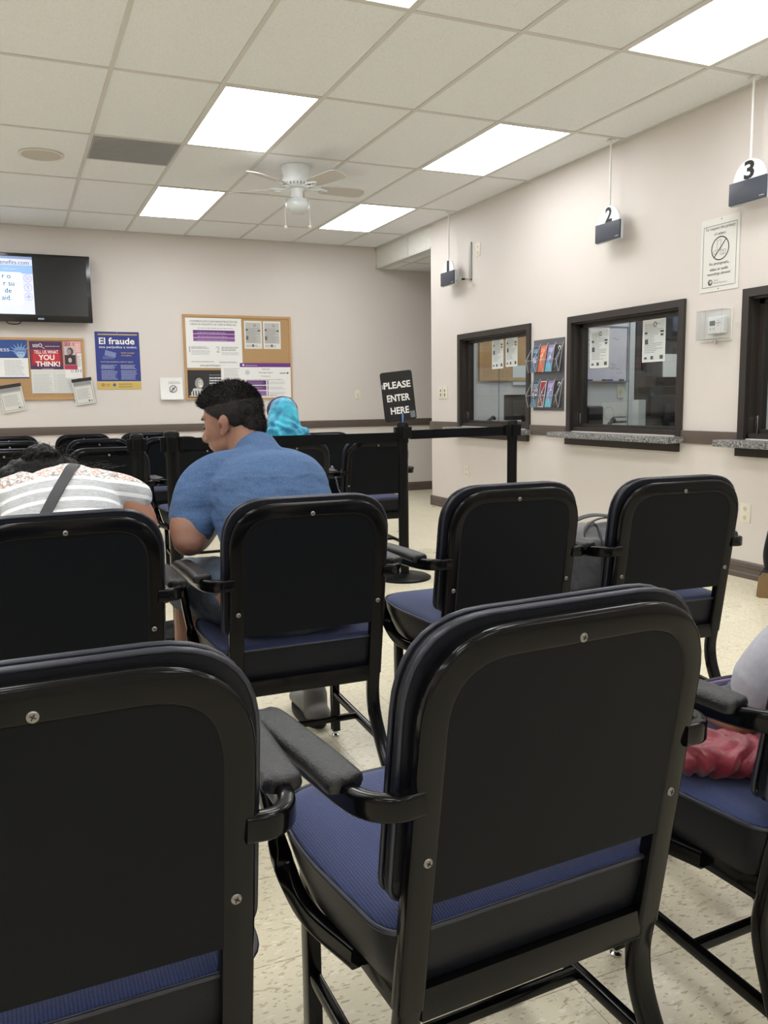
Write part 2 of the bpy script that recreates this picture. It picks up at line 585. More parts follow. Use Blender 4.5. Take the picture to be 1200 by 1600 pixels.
def glass(name='clear_glass', tint=(0.93, 0.96, 0.95), refl=1.0):
    m = bpy.data.materials.new(name); m.use_nodes = True
    nt = m.node_tree; nt.nodes.clear()
    out = nt.nodes.new('ShaderNodeOutputMaterial')
    tr = nt.nodes.new('ShaderNodeBsdfTransparent'); tr.inputs[0].default_value = (*tint, 1)
    gl = nt.nodes.new('ShaderNodeBsdfGlossy'); gl.inputs['Roughness'].default_value = 0.02
    fr = nt.nodes.new('ShaderNodeLayerWeight'); fr.inputs[0].default_value = 0.5
    pw = nt.nodes.new('ShaderNodeMath'); pw.operation = 'POWER'; pw.inputs[1].default_value = 5
    mu = nt.nodes.new('ShaderNodeMath'); mu.operation = 'MULTIPLY_ADD'; mu.inputs[1].default_value = 0.9*refl; mu.inputs[2].default_value = 0.03*refl
    mx = nt.nodes.new('ShaderNodeMixShader')
    nt.links.new(fr.outputs['Facing'], pw.inputs[0]); nt.links.new(pw.outputs[0], mu.inputs[0]); nt.links.new(mu.outputs[0], mx.inputs[0])
    nt.links.new(tr.outputs[0], mx.inputs[1]); nt.links.new(gl.outputs[0], mx.inputs[2])
    nt.links.new(mx.outputs[0], out.inputs[0])
    return m
M['glass'] = glass()
M['acrylic'] = glass('clear_acrylic', (0.95, 0.96, 0.97), 1.0)

def emitter(name, strength, col=(0.975, 0.985, 1.0)):
    m = bpy.data.materials.new(name); m.use_nodes = True
    b = m.node_tree.nodes['Principled BSDF']
    b.inputs['Base Color'].default_value = (0.9, 0.9, 0.9, 1)
    b.inputs['Emission Color'].default_value = (*col, 1)
    b.inputs['Emission Strength'].default_value = strength
    return m
M['panel_light'] = emitter('light_diffuser', PANEL_POWER)
M['office_light'] = emitter('office_light_diffuser', OFFICE_POWER)

def striped():
    """grey tee with white stripes below a lace yoke"""
    m, nt, b = new_mat('striped_lace_tee')
    L = nt.links
    tc = nt.nodes.new('ShaderNodeTexCoord')
    sp = nt.nodes.new('ShaderNodeSeparateXYZ'); L.new(tc.outputs['Object'], sp.inputs[0])
    def mth(op, a, bb=None, clamp=False):
        n = nt.nodes.new('ShaderNodeMath'); n.operation = op; n.use_clamp = clamp
        for i, v in enumerate((a, bb)):
            if v is None: continue
            if isinstance(v, (int, float)): n.inputs[i].default_value = v
            else: L.new(v, n.inputs[i])
        return n.outputs[0]
    # stripe coordinate: runs down the back, bowed across it
    dx = mth('SUBTRACT', sp.outputs['X'], 0.15)
    bow = mth('MULTIPLY', mth('MULTIPLY', dx, dx), 0.55)
    s = mth('ADD', mth('ADD', sp.outputs['Z'], bow), mth('MULTIPLY', sp.outputs['Y'], 0.28))
    fr = mth('FRACT', mth('DIVIDE', s, 0.037))
    st = mth('GREATER_THAN', fr, 0.68)
    n = nt.nodes.new('ShaderNodeTexNoise'); n.inputs['Scale'].default_value = 120; n.inputs['Detail'].default_value = 3
    mp = nt.nodes.new('ShaderNodeMapping'); mp.inputs['Scale'].default_value = (0.4, 1, 3)
    L.new(tc.outputs['Object'], mp.inputs[0]); L.new(mp.outputs[0], n.inputs['Vector'])
    r = nt.nodes.new('ShaderNodeValToRGB')
    r.color_ramp.elements[0].color = (*lin((170, 174, 178)), 1); r.color_ramp.elements[1].color = (*lin((200, 203, 205)), 1)
    r.color_ramp.elements[0].position = .3; r.color_ramp.elements[1].position = .7
    L.new(n.outputs['Fac'], r.inputs['Fac'])
    mx = nt.nodes.new('ShaderNodeMix'); mx.data_type = 'RGBA'
    L.new(st, mx.inputs['Factor']); L.new(r.outputs['Color'], mx.inputs['A']); mx.inputs['B'].default_value = (*lin((240, 242, 243)), 1)
    # lace
    v = nt.nodes.new('ShaderNodeTexVoronoi'); v.inputs['Scale'].default_value = 62; v.feature = 'DISTANCE_TO_EDGE'
    n3 = nt.nodes.new('ShaderNodeTexNoise'); n3.inputs['Scale'].default_value = 26; n3.inputs['Detail'].default_value = 3
    L.new(tc.outputs['Object'], n3.inputs['Vector'])
    va = nt.nodes.new('ShaderNodeVectorMath'); va.operation = 'MULTIPLY_ADD'
    va.inputs[1].default_value = (0.06, 0.06, 0.06)
    L.new(n3.outputs['Color'], va.inputs[0]); L.new(tc.outputs['Object'], va.inputs[2]); L.new(va.outputs[0], v.inputs['Vector'])
    hole = mth('LESS_THAN', v.outputs['Distance'], 0.09)
    n4 = nt.nodes.new('ShaderNodeTexNoise'); n4.inputs['Scale'].default_value = 14
    L.new(tc.outputs['Object'], n4.inputs['Vector'])
    r4 = nt.nodes.new('ShaderNodeValToRGB')
    r4.color_ramp.elements[0].color = (*lin((150, 146, 146)), 1); r4.color_ramp.elements[1].color = (*lin((205, 158, 148)), 1)
    r4.color_ramp.elements[0].position = .5; r4.color_ramp.elements[1].position = .6
    L.new(n4.outputs['Fac'], r4.inputs['Fac'])
    lc = nt.nodes.new('ShaderNodeMix'); lc.data_type = 'RGBA'
    L.new(hole, lc.inputs['Factor']); lc.inputs['A'].default_value = (*lin((232, 226, 222)), 1); L.new(r4.outputs['Color'], lc.inputs['B'])
    yoke = mth('GREATER_THAN', s, 1.628)
    fin = nt.nodes.new('ShaderNodeMix'); fin.data_type = 'RGBA'
    L.new(yoke, fin.inputs['Factor']); L.new(mx.outputs['Result'], fin.inputs['A']); L.new(lc.outputs['Result'], fin.inputs['B'])
    L.new(fin.outputs['Result'], b.inputs['Base Color'])
    b.inputs['Roughness'].default_value = 0.9
    return m
M['striped'] = striped()

def scarf_mat():
    m, nt, b = new_mat('turquoise_scarf')
    tc = nt.nodes.new('ShaderNodeTexCoord')
    n = nt.nodes.new('ShaderNodeTexNoise'); n.inputs['Scale'].default_value = 9; n.inputs['Detail'].default_value = 4; n.inputs['Distortion'].default_value = 1.2
    nt.links.new(tc.outputs['Object'], n.inputs['Vector'])
    r = nt.nodes.new('ShaderNodeValToRGB')
    r.color_ramp.elements[0].position = .38; r.color_ramp.elements[1].position = .66
    r.color_ramp.elements[0].color = (*lin((0, 116, 156)), 1); r.color_ramp.elements[1].color = (*lin((60, 192, 218)), 1)
    nt.links.new(n.outputs['Fac'], r.inputs['Fac']); nt.links.new(r.outputs['Color'], b.inputs['Base Color'])
    b.inputs['Roughness'].default_value = 0.5
    b.inputs['Sheen Weight'].default_value = 0.3
    return m
M['scarf'] = scarf_mat()

# ------------------------------------------------------------------ room shell
CZ = 2.928          # ceiling height
RX = 4.095          # right wall
BY = 9.5            # back wall
LX, FY = -3.05, -3.4
GX0, GS = 0.6136, 0.6096
GY0, GT = 9.8869, 1.2192

struct(bxo('floor', (LX, 7.6, FY, BY+0.1, -0.1, 0), M['floor']))
struct(bxo('wall_back', (LX-0.1, 7.6, BY, BY+0.1, 0, CZ+0.1), M['wall']))
struct(bxo('wall_left', (LX-0.1, LX, FY, BY, 0, CZ+0.1), M['wall']))
struct(bxo('wall_front', (LX-0.1, 7.6, FY-0.1, FY, 0, CZ+0.1), M['wall']))
# right wall with three service windows
WIN = [(6.18, 7.46), (4.37, 5.645), (2.60, 3.885)]
WZ0, WZ1 = 0.86, 1.755
bm = bmesh.new()
ys = [FY, 2.60+0.03, 3.885-0.03, 4.37+0.03, 5.645-0.03, 6.18+0.03, 7.46-0.03, 8.062]
for i in range(0, 8, 2):
    box(bm, RX, RX+0.13, ys[i], ys[i+1], 0, CZ+0.05)
for i in range(1, 7, 2):
    box(bm, RX, RX+0.13, ys[i], ys[i+1], 0, WZ0)
    box(bm, RX, RX+0.13, ys[i], ys[i+1], WZ1-0.03, CZ+0.05)
struct(obj('wall_right', bm, M['wall']))
# offices behind it
bm = bmesh.new()
box(bm, RX+0.13, 7.5, 7.95, 8.062, 0, CZ)
struct(obj('wall_office_end', bm, M['office_wall']))
bm = bmesh.new()
box(bm, 6.4, 6.5, FY, 7.95, 0, 2.75)
struct(obj('wall_office_far', bm, M['office_wall']))
bm = bmesh.new()
box(bm, RX+0.13, 4.97, 5.9, 5.98, 0, 2.75); box(bm, 4.97, 6.4, 5.9, 5.98, 2.02, 2.75); box(bm, 5.92, 6.4, 5.9, 5.98, 0, 2.02)
struct(obj('wall_office_middle', bm, M['office_wall']))
struct(bxo('wall_office_near', (RX+0.13, 6.4, 4.1, 4.18, 0, 2.75), M['office_wall']))
struct(bxo('ceiling_office', (RX+0.13, 6.5, FY, 7.95, 2.7, 2.75), M['ceiling']))
# main ceiling
struct(bxo('ceiling', (LX, RX, FY, BY, CZ, CZ+0.05), M['ceiling']))
bm = bmesh.new()
xs = [GX0+GS*i for i in range(-6, 6)]
yl = [GY0-GT*j for j in range(1, 11)]
for x in xs:
    if LX < x < RX: box(bm, x-0.012, x+0.012, FY, BY, CZ-0.006, CZ+0.001)
for y in yl:
    box(bm, LX, RX, y-0.012, y+0.012, CZ-0.0055, CZ+0.001)
box(bm, RX-0.02, RX, FY, BY, CZ-0.006, CZ+0.001)
box(bm, LX, RX, BY-0.02, BY, CZ-0.006, CZ+0.001)
yv = GY0-GT*3
box(bm, GX0, GX0+GS, yv+0.585, yv+0.605, CZ-0.0055, CZ+0.001)
struct(obj('trim_ceiling_grid', bm, M['tbar']))
# corridor: header and lower ceiling
bm = bmesh.new()
box(bm, RX, RX+0.1, 8.062, BY, 2.685, CZ)
struct(obj('wall_header', bm, mat('header_panel', (216, 216, 208), 0.6, bump=0.3, bscale=60, var=0.04, vscale=20)))
bm = bmesh.new()
box(bm, RX-0.006, RX+0.002, 8.062, BY, CZ-0.03, CZ-0.005)
box(bm, RX-0.006, RX+0.002, 8.062, BY, 2.68, 2.70)
box(bm, RX-0.006, RX+0.002, 8.60, 8.62, 2.68, CZ)
box(bm, RX-0.006, RX+0.002, BY-0.025, BY, 2.68, CZ)
struct(obj('trim_header', bm, M['tbar']))
struct(bxo('ceiling_corridor', (RX+0.1, 7.5, 8.062, BY, 2.685, 2.73), M['ceiling']))
bm = bmesh.new()
for x in (4.3, 4.91, 5.52): box(bm, x, x+0.02, 8.062, BY, 2.68, 2.686)
box(bm, RX+0.1, 7.5, 8.95, 8.97, 2.68, 2.686)
struct(obj('trim_corridor_grid', bm, M['tbar']))
struct(bxo('wall_corridor_end', (7.5, 7.6, FY, BY, 0, CZ), M['wall']))

# chair rail and baseboards
RZ0, RZ1 = 0.812, 0.897
def wallstrip(name, dims, m=M['rail'], bev=0.004):
    return struct(bxo(name, dims, m, bev=bev))
wallstrip('trim_rail_back', (LX, 7.4, BY-0.016, BY, RZ0, RZ1))
wallstrip('trim_rail_left', (LX, LX+0.016, FY, BY-0.016, RZ0, RZ1))
segs = [(7.46, 8.07), (5.645, 6.18), (3.885, 4.37), (FY, 2.60)]
for i, (a, b_) in enumerate(segs):
    wallstrip('trim_rail_right_%d' % (i+1), (RX-0.018, RX, a, b_, RZ0, RZ1))
wallstrip('trim_rail_corner', (RX-0.018, RX+0.5, 8.0625, 8.079, RZ0, RZ1))
def baseb(name, pts):
    bm = bmesh.new()
    prof = [(0, 0), (0.016, 0), (0.016, 0.03), (0.012, 0.034), (0.012, 0.066), (0.016, 0.07), (0.013, 0.094), (0.006, 0.104), (0, 0.104)]
    (x0, y0), (x1, y1), (nx, ny) = pts
    A = [bm.verts.new((x0+nx*a, y0+ny*a, b)) for a, b in prof]
    B = [bm.verts.new((x1+nx*a, y1+ny*a, b)) for a, b in prof]
    for i in range(len(prof)-1):
        bm.faces.new((A[i], A[i+1], B[i+1], B[i]))
    bm.faces.new(A); bm.faces.new(B[::-1])
    return struct(obj(name, bm, M['rail']))
baseb('baseboard_back', ((LX, BY), (7.4, BY), (0, -1)))
baseb('baseboard_right', ((RX, FY), (RX, 8.078), (-1, 0)))
baseb('baseboard_left', ((LX, FY), (LX, BY), (1, 0)))
baseb('baseboard_corner', ((RX-0.016, 8.062), (7.4, 8.062), (0, 1)))

# ------------------------------------------------------------------ service windows
LEFTGL = {}
for wi, (y0, y1) in enumerate(WIN):
    n = wi+1
    bm = bmesh.new()
    t = 0.05
    X0, X1 = RX-0.022, RX+0.13
    # face trim
    box(bm, X0, RX+0.004, y0, y1, WZ1-t, WZ1)
    box(bm, X0, RX+0.004, y0, y0+t, WZ0-0.005, WZ1-t)
    box(bm, X0, RX+0.004, y1-t, y1, WZ0-0.005, WZ1-t)
    # jambs
    box(bm, RX+0.004, X1, y0+0.03, y1-0.03, WZ1-t-0.012, WZ1-0.03)
    box(bm, RX+0.004, X1, y0+0.03, y0+t+0.012, WZ0, WZ1-t)
    box(bm, RX+0.004, X1, y1-t-0.012, y1-0.03, WZ0, WZ1-t)
    box(bm, RX+0.004, X1, y0+0.03, y1-0.03, WZ0, WZ0+0.03)
    # inner track
    box(bm, RX+0.06, RX+0.115, y1-t-0.045, y1-t-0.012, WZ0+0.03, WZ1-t)
    box(bm, RX+0.06, RX+0.115, y0+t+0.0, y0+t+0.03, WZ0+0.03, WZ1-t)
    box(bm, RX+0.06, RX+0.115, y0+t, y1-t, WZ0+0.03, WZ0+0.055)
    box(bm, RX+0.06, RX+0.115, y0+t, y1-t, WZ1-t-0.04, WZ1-t-0.012)
    struct(obj('window_%d' % n, bm, M['dark_frame']))
    root = bpy.data.objects['window_%d' % n]
    ym = y0+(y1-y0)*0.52
    bxo('glass_pane', (RX+0.072, RX+0.077, ym-0.02, y1-t-0.04, WZ0+0.05, WZ1-t-0.035), M['glass'], root)
    bxo('glass_pane', (RX+0.094, RX+0.099, y0+t+0.025, ym+0.03, WZ0+0.05, WZ1-t-0.035), M['glass'], root)
    bm = bmesh.new()
    box(bm, RX+0.0715, RX+0.0775, ym-0.022, ym-0.0195, WZ0+0.05, WZ1-t-0.035)
    obj('pane_edge', bm, mat('glass_edge', (90, 104, 100), 0.2), root)
    bxo('latch', (RX+0.05, RX+0.06, y1-t-0.04, y1-t-0.015, WZ0+0.03, WZ0+0.14), M['chrome'], root, bev=0.003)
    # apron under the ledge
    bxo('window_apron', (RX-0.03, RX, y0+0.02, y1+0.005, 0.752, 0.812), M['dark_frame'], root)
    c = bxo('counter_ledge', (3.93, RX+0.135, y0-0.03, y1+0.055, 0.812, 0.853), M['granite'], None, bev=0.004)
    tag(c, ['grey speckled stone ledge under the far window beside the leaflet rack', 'grey speckled stone ledge under the middle window with the dark door inside', 'grey speckled stone ledge under the window cut off by the right edge'][wi], 'ledge', 'window ledges')

# ------------------------------------------------------------------ ceiling lights
def light_cell(ix, iy, label, office=False):
    x0 = GX0+GS*ix+0.012; x1 = x0+GS-0.024
    y1 = GY0-GT*iy-0.012; y0 = y1-GT+0.024
    t = thing('ceiling_light', label, 'ceiling light', ((x0+x1)/2, (y0+y1)/2, CZ), 0, 'recessed ceiling lights')
    hx, hy = (x1-x0)/2, (y1-y0)/2
    bm = bmesh.new()
    f = 0.014
    box(bm, -hx, hx, -hy, -hy+f, -0.006, -0.001); box(bm, -hx, hx, hy-f, hy, -0.006, -0.001)
    box(bm, -hx, -hx+f, -hy+f, hy-f, -0.006, -0.001); box(bm, hx-f, hx, -hy+f, hy-f, -0.006, -0.001)
    obj('frame', bm, M['tbar'], t)
    bm = bmesh.new()
    box(bm, -hx+f, hx-f, -hy+f, hy-f, -0.004, -0.0015)
    obj('diffuser', bm, M['panel_light'], t)
light_cell(1, 1, 'lit ceiling panel above the noticeboard wall, left of the fan')
light_cell(4, 1, 'lit ceiling panel behind the fan, near the corridor header')
light_cell(1, 3, 'large lit ceiling panel left of the fan, nearer the camera')
light_cell(4, 3, 'large lit ceiling panel in front of hanging sign 2')
light_cell(1, 5, 'lit ceiling panel cut off by the top edge, only its tip showing')
light_cell(4, 5, 'lit ceiling panel in the top right corner near sign 3')
for ix in (-2, -5):
    for iy in (1, 3, 5, 7, 9):
        light_cell(ix, iy, 'lit ceiling panel out of the picture on the left side of the room')
for ix in (1, 4):
    for iy in (7, 9):
        light_cell(ix, iy, 'lit ceiling panel out of the picture behind the camera')
for k, (x, y) in enumerate(((5.3, 6.9), (5.2, 5.05), (5.2, 3.0))):  # unseen panels added to light the offices behind the glass
    o = bxo('office_light', (x-0.3, x+0.3, y-0.55, y+0.55, 2.688, 2.6995), M['office_light'])
    tag(o, ['lit ceiling panel inside the office behind the far window', 'lit ceiling panel inside the office behind the middle window', 'lit ceiling panel inside the office behind the nearest window'][k], 'ceiling light')

# return vent, round ceiling speaker
t = thing('ceiling_vent', 'flat dark grey rectangular vent set in the ceiling grid', 'vent', (GX0+GS/2, 6.52, CZ))
bxo('vent_plate', (-0.29, 0.29, -0.285, 0.29, -0.006, -0.001), mat('vent_grey', (168, 168, 168), 0.6), t)
bm = bmesh.new()
for i in range(26):
    y = -0.27+i*0.0215
    box(bm, -0.28, 0.28, y, y+0.007, -0.009, -0.006)
obj('vent_slats', bm, mat('vent_slat', (158, 158, 158), 0.6), t)
t = thing('ceiling_speaker', 'round off-white speaker grille in a ceiling tile', 'speaker', (0.315, 6.84, CZ))
bm = bmesh.new(); lathe(bm, [(0.155, -0.001), (0.158, -0.008), (0.14, -0.013), (0.132, -0.009), (0.132, -0.002)], n=40)
obj('rim', bm, mat('speaker_rim', (220, 214, 204), 0.5), t, auto=40)
bm = bmesh.new(); lathe(bm, [(0.131, -0.002), (0.131, -0.011), (0.09, -0.013), (0.04, -0.0135)], n=40)
obj('grille', bm, mat('speaker_grille', (208, 201, 190), 0.7, bump=0.6, bscale=400), t, auto=40)

# ------------------------------------------------------------------ ceiling fan
fan = thing('ceiling_fan', 'white flush-mount ceiling fan with glass light and two pull chains', 'ceiling fan', (2.14, 6.5, CZ))
bm = bmesh.new()
lathe(bm, [(0.118, -0.001), (0.122, -0.012), (0.112, -0.03), (0.106, -0.07), (0.112, -0.09), (0.112, -0.125), (0.096, -0.15), (0.07, -0.165)], n=40)
obj('motor_housing', bm, M['fan_white'], fan, auto=50)
bm = bmesh.new()
for i in range(24):
    a = 2*PI*i/24
    c, s = math.cos(a), math.sin(a)
    R_ = Matrix.Rotation(a, 4, 'Z')
    vs = box(bm, 0.085, 0.108, -0.003, 0.003, -0.1485, -0.130)
    for v in vs: v.co = R_ @ v.co
obj('vent_slots', bm, mat('slot_dark', (120, 120, 122), 0.6), fan)
bm = bmesh.new()
lathe(bm, [(0.05, -0.162), (0.052, -0.17), (0.044, -0.18), (0.044, -0.235), (0.06, -0.245)], n=32)
obj('light_fitter', bm, M['fan_white'], fan, auto=50)
bm = bmesh.new()
lathe(bm, [(0.062, -0.24), (0.088, -0.252), (0.092, -0.29), (0.088, -0.32), (0.06, -0.345), (0.02, -0.352)], n=36)
obj('glass_shade', bm, mat('frosted_glass', (206, 212, 212), 0.25, coat=0.4), fan, auto=60)
for k, dg in enumerate([14, 86, 158, 230, 302]):
    a = math.radians(dg-14)
    R_ = Matrix.Rotation(a, 4, 'Z')
    tilt = Matrix.Rotation(math.radians(-14), 4, 'X')
    bm = bmesh.new()
    prof = [(0.19, -0.05), (0.24, -0.062), (0.50, -0.07), (0.545, -0.055), (0.56, 0), (0.545, 0.055), (0.50, 0.07), (0.24, 0.062), (0.19, 0.05)]
    top = [bm.verts.new(R_ @ (tilt @ Vector((x, y, 0.003)) + Vector((0, 0, -0.158)))) for x, y in prof]
    bot = [bm.verts.new(R_ @ (tilt @ Vector((x, y, -0.003)) + Vector((0, 0, -0.158)))) for x, y in prof]
    bm.faces.new(top); bm.faces.new(bot[::-1])
    for i in range(len(prof)):
        j = (i+1) % len(prof)
        bm.faces.new((top[i], bot[i], bot[j], top[j]))
    bl = obj('blade', bm, M['blade'], fan)
    bm = bmesh.new()
    for sgn in (-1, 1):
        pts = [R_ @ Vector(p) for p in ((0.07, 0, -0.16), (0.12, 0.02*sgn, -0.168), (0.17, 0.04*sgn, -0.165), (0.21, 0.02*sgn, -0.162), (0.25, 0, -0.162))]
        tube(bm, pts, 0.006, 6)
    obj('blade_bracket', bm, M['fan_white'], bl, auto=60)
for sx in (-1, 1):
    bm = bmesh.new()
    x = 0.085*sx
    tube(bm, [(x*cr.x, x*cr.y, -0.25), (x*cr.x*1.12, x*cr.y*1.12, -0.28), (x*cr.x*1.12, x*cr.y*1.12, -0.44)], 0.0018, 5)
    ch = obj('pull_chain', bm, M['white_plastic'], fan)
    bm = bmesh.new()
    ellip(bm, (x*cr.x*1.12, x*cr.y*1.12, -0.452), (0.014, 0.014, 0.014), n=12)
    obj('chain_knob', bm, M['ivory'], ch, smooth=True)

# ------------------------------------------------------------------ hanging number signs
slate = mat('slate_plate', (62, 66, 78), 0.4)
signw = mat('sign_white', (236, 240, 242), 0.3)
def number_sign(y, num, label, x=4.0):
    t = thing('number_sign', label, 'sign', (x, y, 2.235), 0, 'numbered window signs')
    bm = bmesh.new()
    sweep(bm, [(0, 0, 0.235), (0, 0, CZ-2.235-0.004)], circ(0.0075, 10), (0, 1, 0))
    box(bm, -0.016, 0.016, -0.03, 0.03, CZ-2.235-0.012, CZ-2.235-0.006)
    obj('rod', bm, M['white_plastic'], t, auto=40)
    bm = bmesh.new()
    pts = [(-0.115, 0.10), (0.115, 0.10)]
    for i in range(13):
        a = math.radians(15+150*i/12)
        pts.append((0.118*math.cos(a), 0.115+0.125*math.sin(a)))
    A = [bm.verts.new((-0.008, -p, q)) for p, q in pts]; B = [bm.verts.new((0.006, -p, q)) for p, q in pts]
    bm.faces.new(A); bm.faces.new(B[::-1])
    for i in range(len(pts)):
        j = (i+1) % len(pts)
        bm.faces.new((A[i], B[i], B[j], A[j]))
    obj('number_plate', bm, signw, t)
    bxo('name_plate', (-0.02, -0.006, -0.135, 0.135, 0.0, 0.125), slate, t, bev=0.002)
    bxo('plate_edge', (-0.008, 0.012, -0.14, 0.137, -0.006, 0.13), mat('clear_edge', (196, 200, 204), 0.2), t, bev=0.002)
    ar = Art((-0.0205, 0, 0), (0, -1, 0), (0, 0, 1))
    wd = 0.075 if num != '1' else 0.05
    ar.text(num, -wd/2, wd/2, 0.128, 0.232, (24, 24, 26), d=-0.0118, bold=0.03)
    ar.rect(0.09, 0.014, 0.125, 0.018, (190, 190, 190), d=0.0006)
    ar.done('numeral', t)
    return t
number_sign(7.49, '1', 'hanging sign with number 1 over the far window')
number_sign(5.055, '2', 'hanging sign with number 2 over the middle window')
number_sign(3.795, '3', 'hanging sign with number 3 at the right edge')
bm = bmesh.new()
box(bm, 4.08, RX, 7.20, 7.235, 2.25, 2.60)
box(bm, 4.0, 4.02, 7.20, 7.40, 2.25, 2.262); box(bm, 4.0, RX, 7.20, 7.235, 2.25, 2.262)
tag(obj('wall_bracket', bm, mat('bracket_grey', (168, 168, 166), 0.4, metal=0.4)), 'thin grey bracket on the wall beside hanging sign 1', 'bracket')

# ------------------------------------------------------------------ small wall fittings
def plate_right(y, z, wdt, hgt, label, kind='outlet', group='wall plates'):
    t = thing('wall_outlet' if kind != 'switch' else 'light_switch', label, 'outlet' if kind != 'switch' else 'switch', (RX, y, z))
    bxo('cover_plate', (-0.006, 0, -wdt/2, wdt/2, -hgt/2, hgt/2), M['ivory'], t, bev=0.002)
    ar = Art((-0.0065, 0, 0), (0, -1, 0), (0, 0, 1))
    if kind == 'outlet':
        for dz in (-0.026, 0.026):
            ar.disc(0, dz*hgt/0.115, 0.015, (214, 208, 192), d=0.001)
            ar.rect(-0.008, dz-0.002, -0.005, dz+0.008, (60, 55, 50), d=0.0016)
            ar.rect(0.005, dz-0.002, 0.008, dz+0.008, (60, 55, 50), d=0.0016)
            ar.disc(0, dz-0.009, 0.003, (60, 55, 50), d=0.0016, n=8)
    elif kind == 'double':
        for du in (-0.045, 0.045):
            for dz in (-0.02, 0.02):
                ar.disc(du, dz, 0.014, (120, 112, 92), d=0.001)
            ar.disc(du, -0.035, 0.008, (90, 84, 70), d=0.001)
        ar.rect(-0.002, -hgt/2, 0.002, hgt/2, (150, 145, 130), d=0.001)
    ar.done('sockets', t)
    return t
plate_right(7.80, 1.195, 0.2, 0.13, 'double ivory plate with key switches left of the far window', 'double')
plate_right(7.30, 0.41, 0.075, 0.115, 'ivory electrical outlet low on the wall below the far window')
plate_right(3.81, 0.403, 0.08, 0.12, 'ivory electrical outlet low on the wall at the right edge')
plate_right(7.08, 2.51, 0.075, 0.12, 'ivory outlet high on the wall between signs 1 and 2')
t = thing('light_switch', 'ivory light switch on the back wall right of the noticeboard', 'switch', (3.825, BY, 1.195))
bxo('cover_plate', (-0.036, 0.036, -0.006, 0, -0.058, 0.058), M['ivory'], t, bev=0.002)
bxo('toggle', (-0.005, 0.005, -0.018, -0.006, -0.01, 0.012), M['ivory'], t, bev=0.001)
t = thing('wall_outlet', 'small outlet on the back wall beyond the barrier post', 'outlet', (4.35, BY, 0.42))
bxo('cover_plate', (-0.036, 0.036, -0.006, 0, -0.058, 0.058), M['ivory'], t, bev=0.002)

# thermostat in its clear guard
t = thing('thermostat', 'white thermostat in a clear plastic guard between middle and near windows', 'thermostat', (RX, 4.10, 1.556))
bxo('backplate', (-0.008, 0, -0.13, 0.13, -0.095, 0.10), mat('guard_back', (220, 216, 208), 0.4), t, bev=0.002)
bxo('thermostat_body', (-0.045, -0.008, -0.10, 0.035, -0.05, 0.055), M['white_plastic'], t, bev=0.008, seg=3)
ar = Art((-0.0455, 0, 0), (0, -1, 0), (0, 0, 1))
ar.rect(-0.015, 0.0, 0.03, 0.03, (104, 112, 104)); 
for a, b_ in ((0.055, 0.03), (0.055, 0.0), (0.042, 0.015), (0.068, 0.015)): ar.disc(a, b_, 0.005, (176, 176, 176))
ar.rect(0.045, 0.013, 0.065, 0.017, (150, 150, 150))
ar.rect(-0.01, -0.025, -0.004, -0.015, (120, 120, 120)); ar.ring(0.02, -0.02, 0.005, 0.007, (120, 120, 120))
ar.done('display', t)
bm = bmesh.new()
for d in ((-0.085, -0.082, -0.12, 0.09, -0.085, 0.095), (-0.085, -0.008, 0.087, 0.09, -0.085, 0.095), (-0.085, -0.008, -0.12, -0.117, -0.085, 0.095), (-0.085, -0.008, -0.12, 0.09, 0.092, 0.095), (-0.085, -0.008, -0.12, 0.09, -0.085, -0.082)):
    box(bm, *d)
obj('clear_guard', bm, M['acrylic'], t)
bm = bmesh.new(); lathe(bm, [(0.012, -0.115), (0.012, -0.09)], c=(-0.03, -0.02, 0), n=16)
obj('lock', bm, M['chrome'], t, auto=40)

# privacy notice on the right wall
t = thing('privacy_notice', 'white notice with crossed-out camera symbol above the thermostat', 'notice', (0, 0, 0))
sheet('paper', -4.255, -3.94, 1.772, 2.218, 'right', RX-0.002, M['paper2'], 0.002, parent=t)
ar = Art((RX-0.0045, 0, 0), (0, -1, 0), (0, 0, 1))
K = (52, 50, 50); G = (150, 148, 146)
u0, u1 = -4.255, -3.94; uc = (u0+u1)/2
ar.frame(u0+0.022, 1.80, u1-0.022, 2.175, 0.0025, K)
ar.textc('To respect the privacy', uc, 2.142, 0.024, K, 0.25)
ar.textc('of others', uc, 2.112, 0.018, K, 0.11)
ar.ring(uc+0.005, 2.03, 0.066, 0.073, K)
ar.poly([(uc-0.043, 1.983), (uc-0.038, 1.979), (uc+0.052, 2.076), (uc+0.047, 2.080)], K, 0.001)
ar.frame(uc-0.022, 2.02, uc+0.012, 2.082, 0.003, G)
ar.frame(uc+0.005, 1.99, uc+0.052, 2.02, 0.003, G); ar.ring(uc+0.028, 2.005, 0.007, 0.010, G)
ar.ring(uc-0.035, 2.01, 0.010, 0.013, G)
ar.textc('No photographs,', uc, 1.928, 0.022, K, 0.16); ar.textc('video or audio', uc, 1.898, 0.019, K, 0.15); ar.textc('recordings allowed', uc, 1.866, 0.022, K, 0.2)
ar.disc(uc-0.068, 1.829, 0.019, (88, 88, 88)); ar.disc(uc-0.064, 1.832, 0.009, (200, 200, 198), d=0.001)
ar.text('TEXAS', uc-0.04, uc-0.002, 1.833, 1.844, G)
ar.text('Health and Human Services', uc-0.04, uc+0.07, 1.819, 1.827, K)
ar.disc(uc, 1.786, 0.004, K); ar.disc(uc+0.01, 2.205, 0.004, K)
ar.done('print', t)

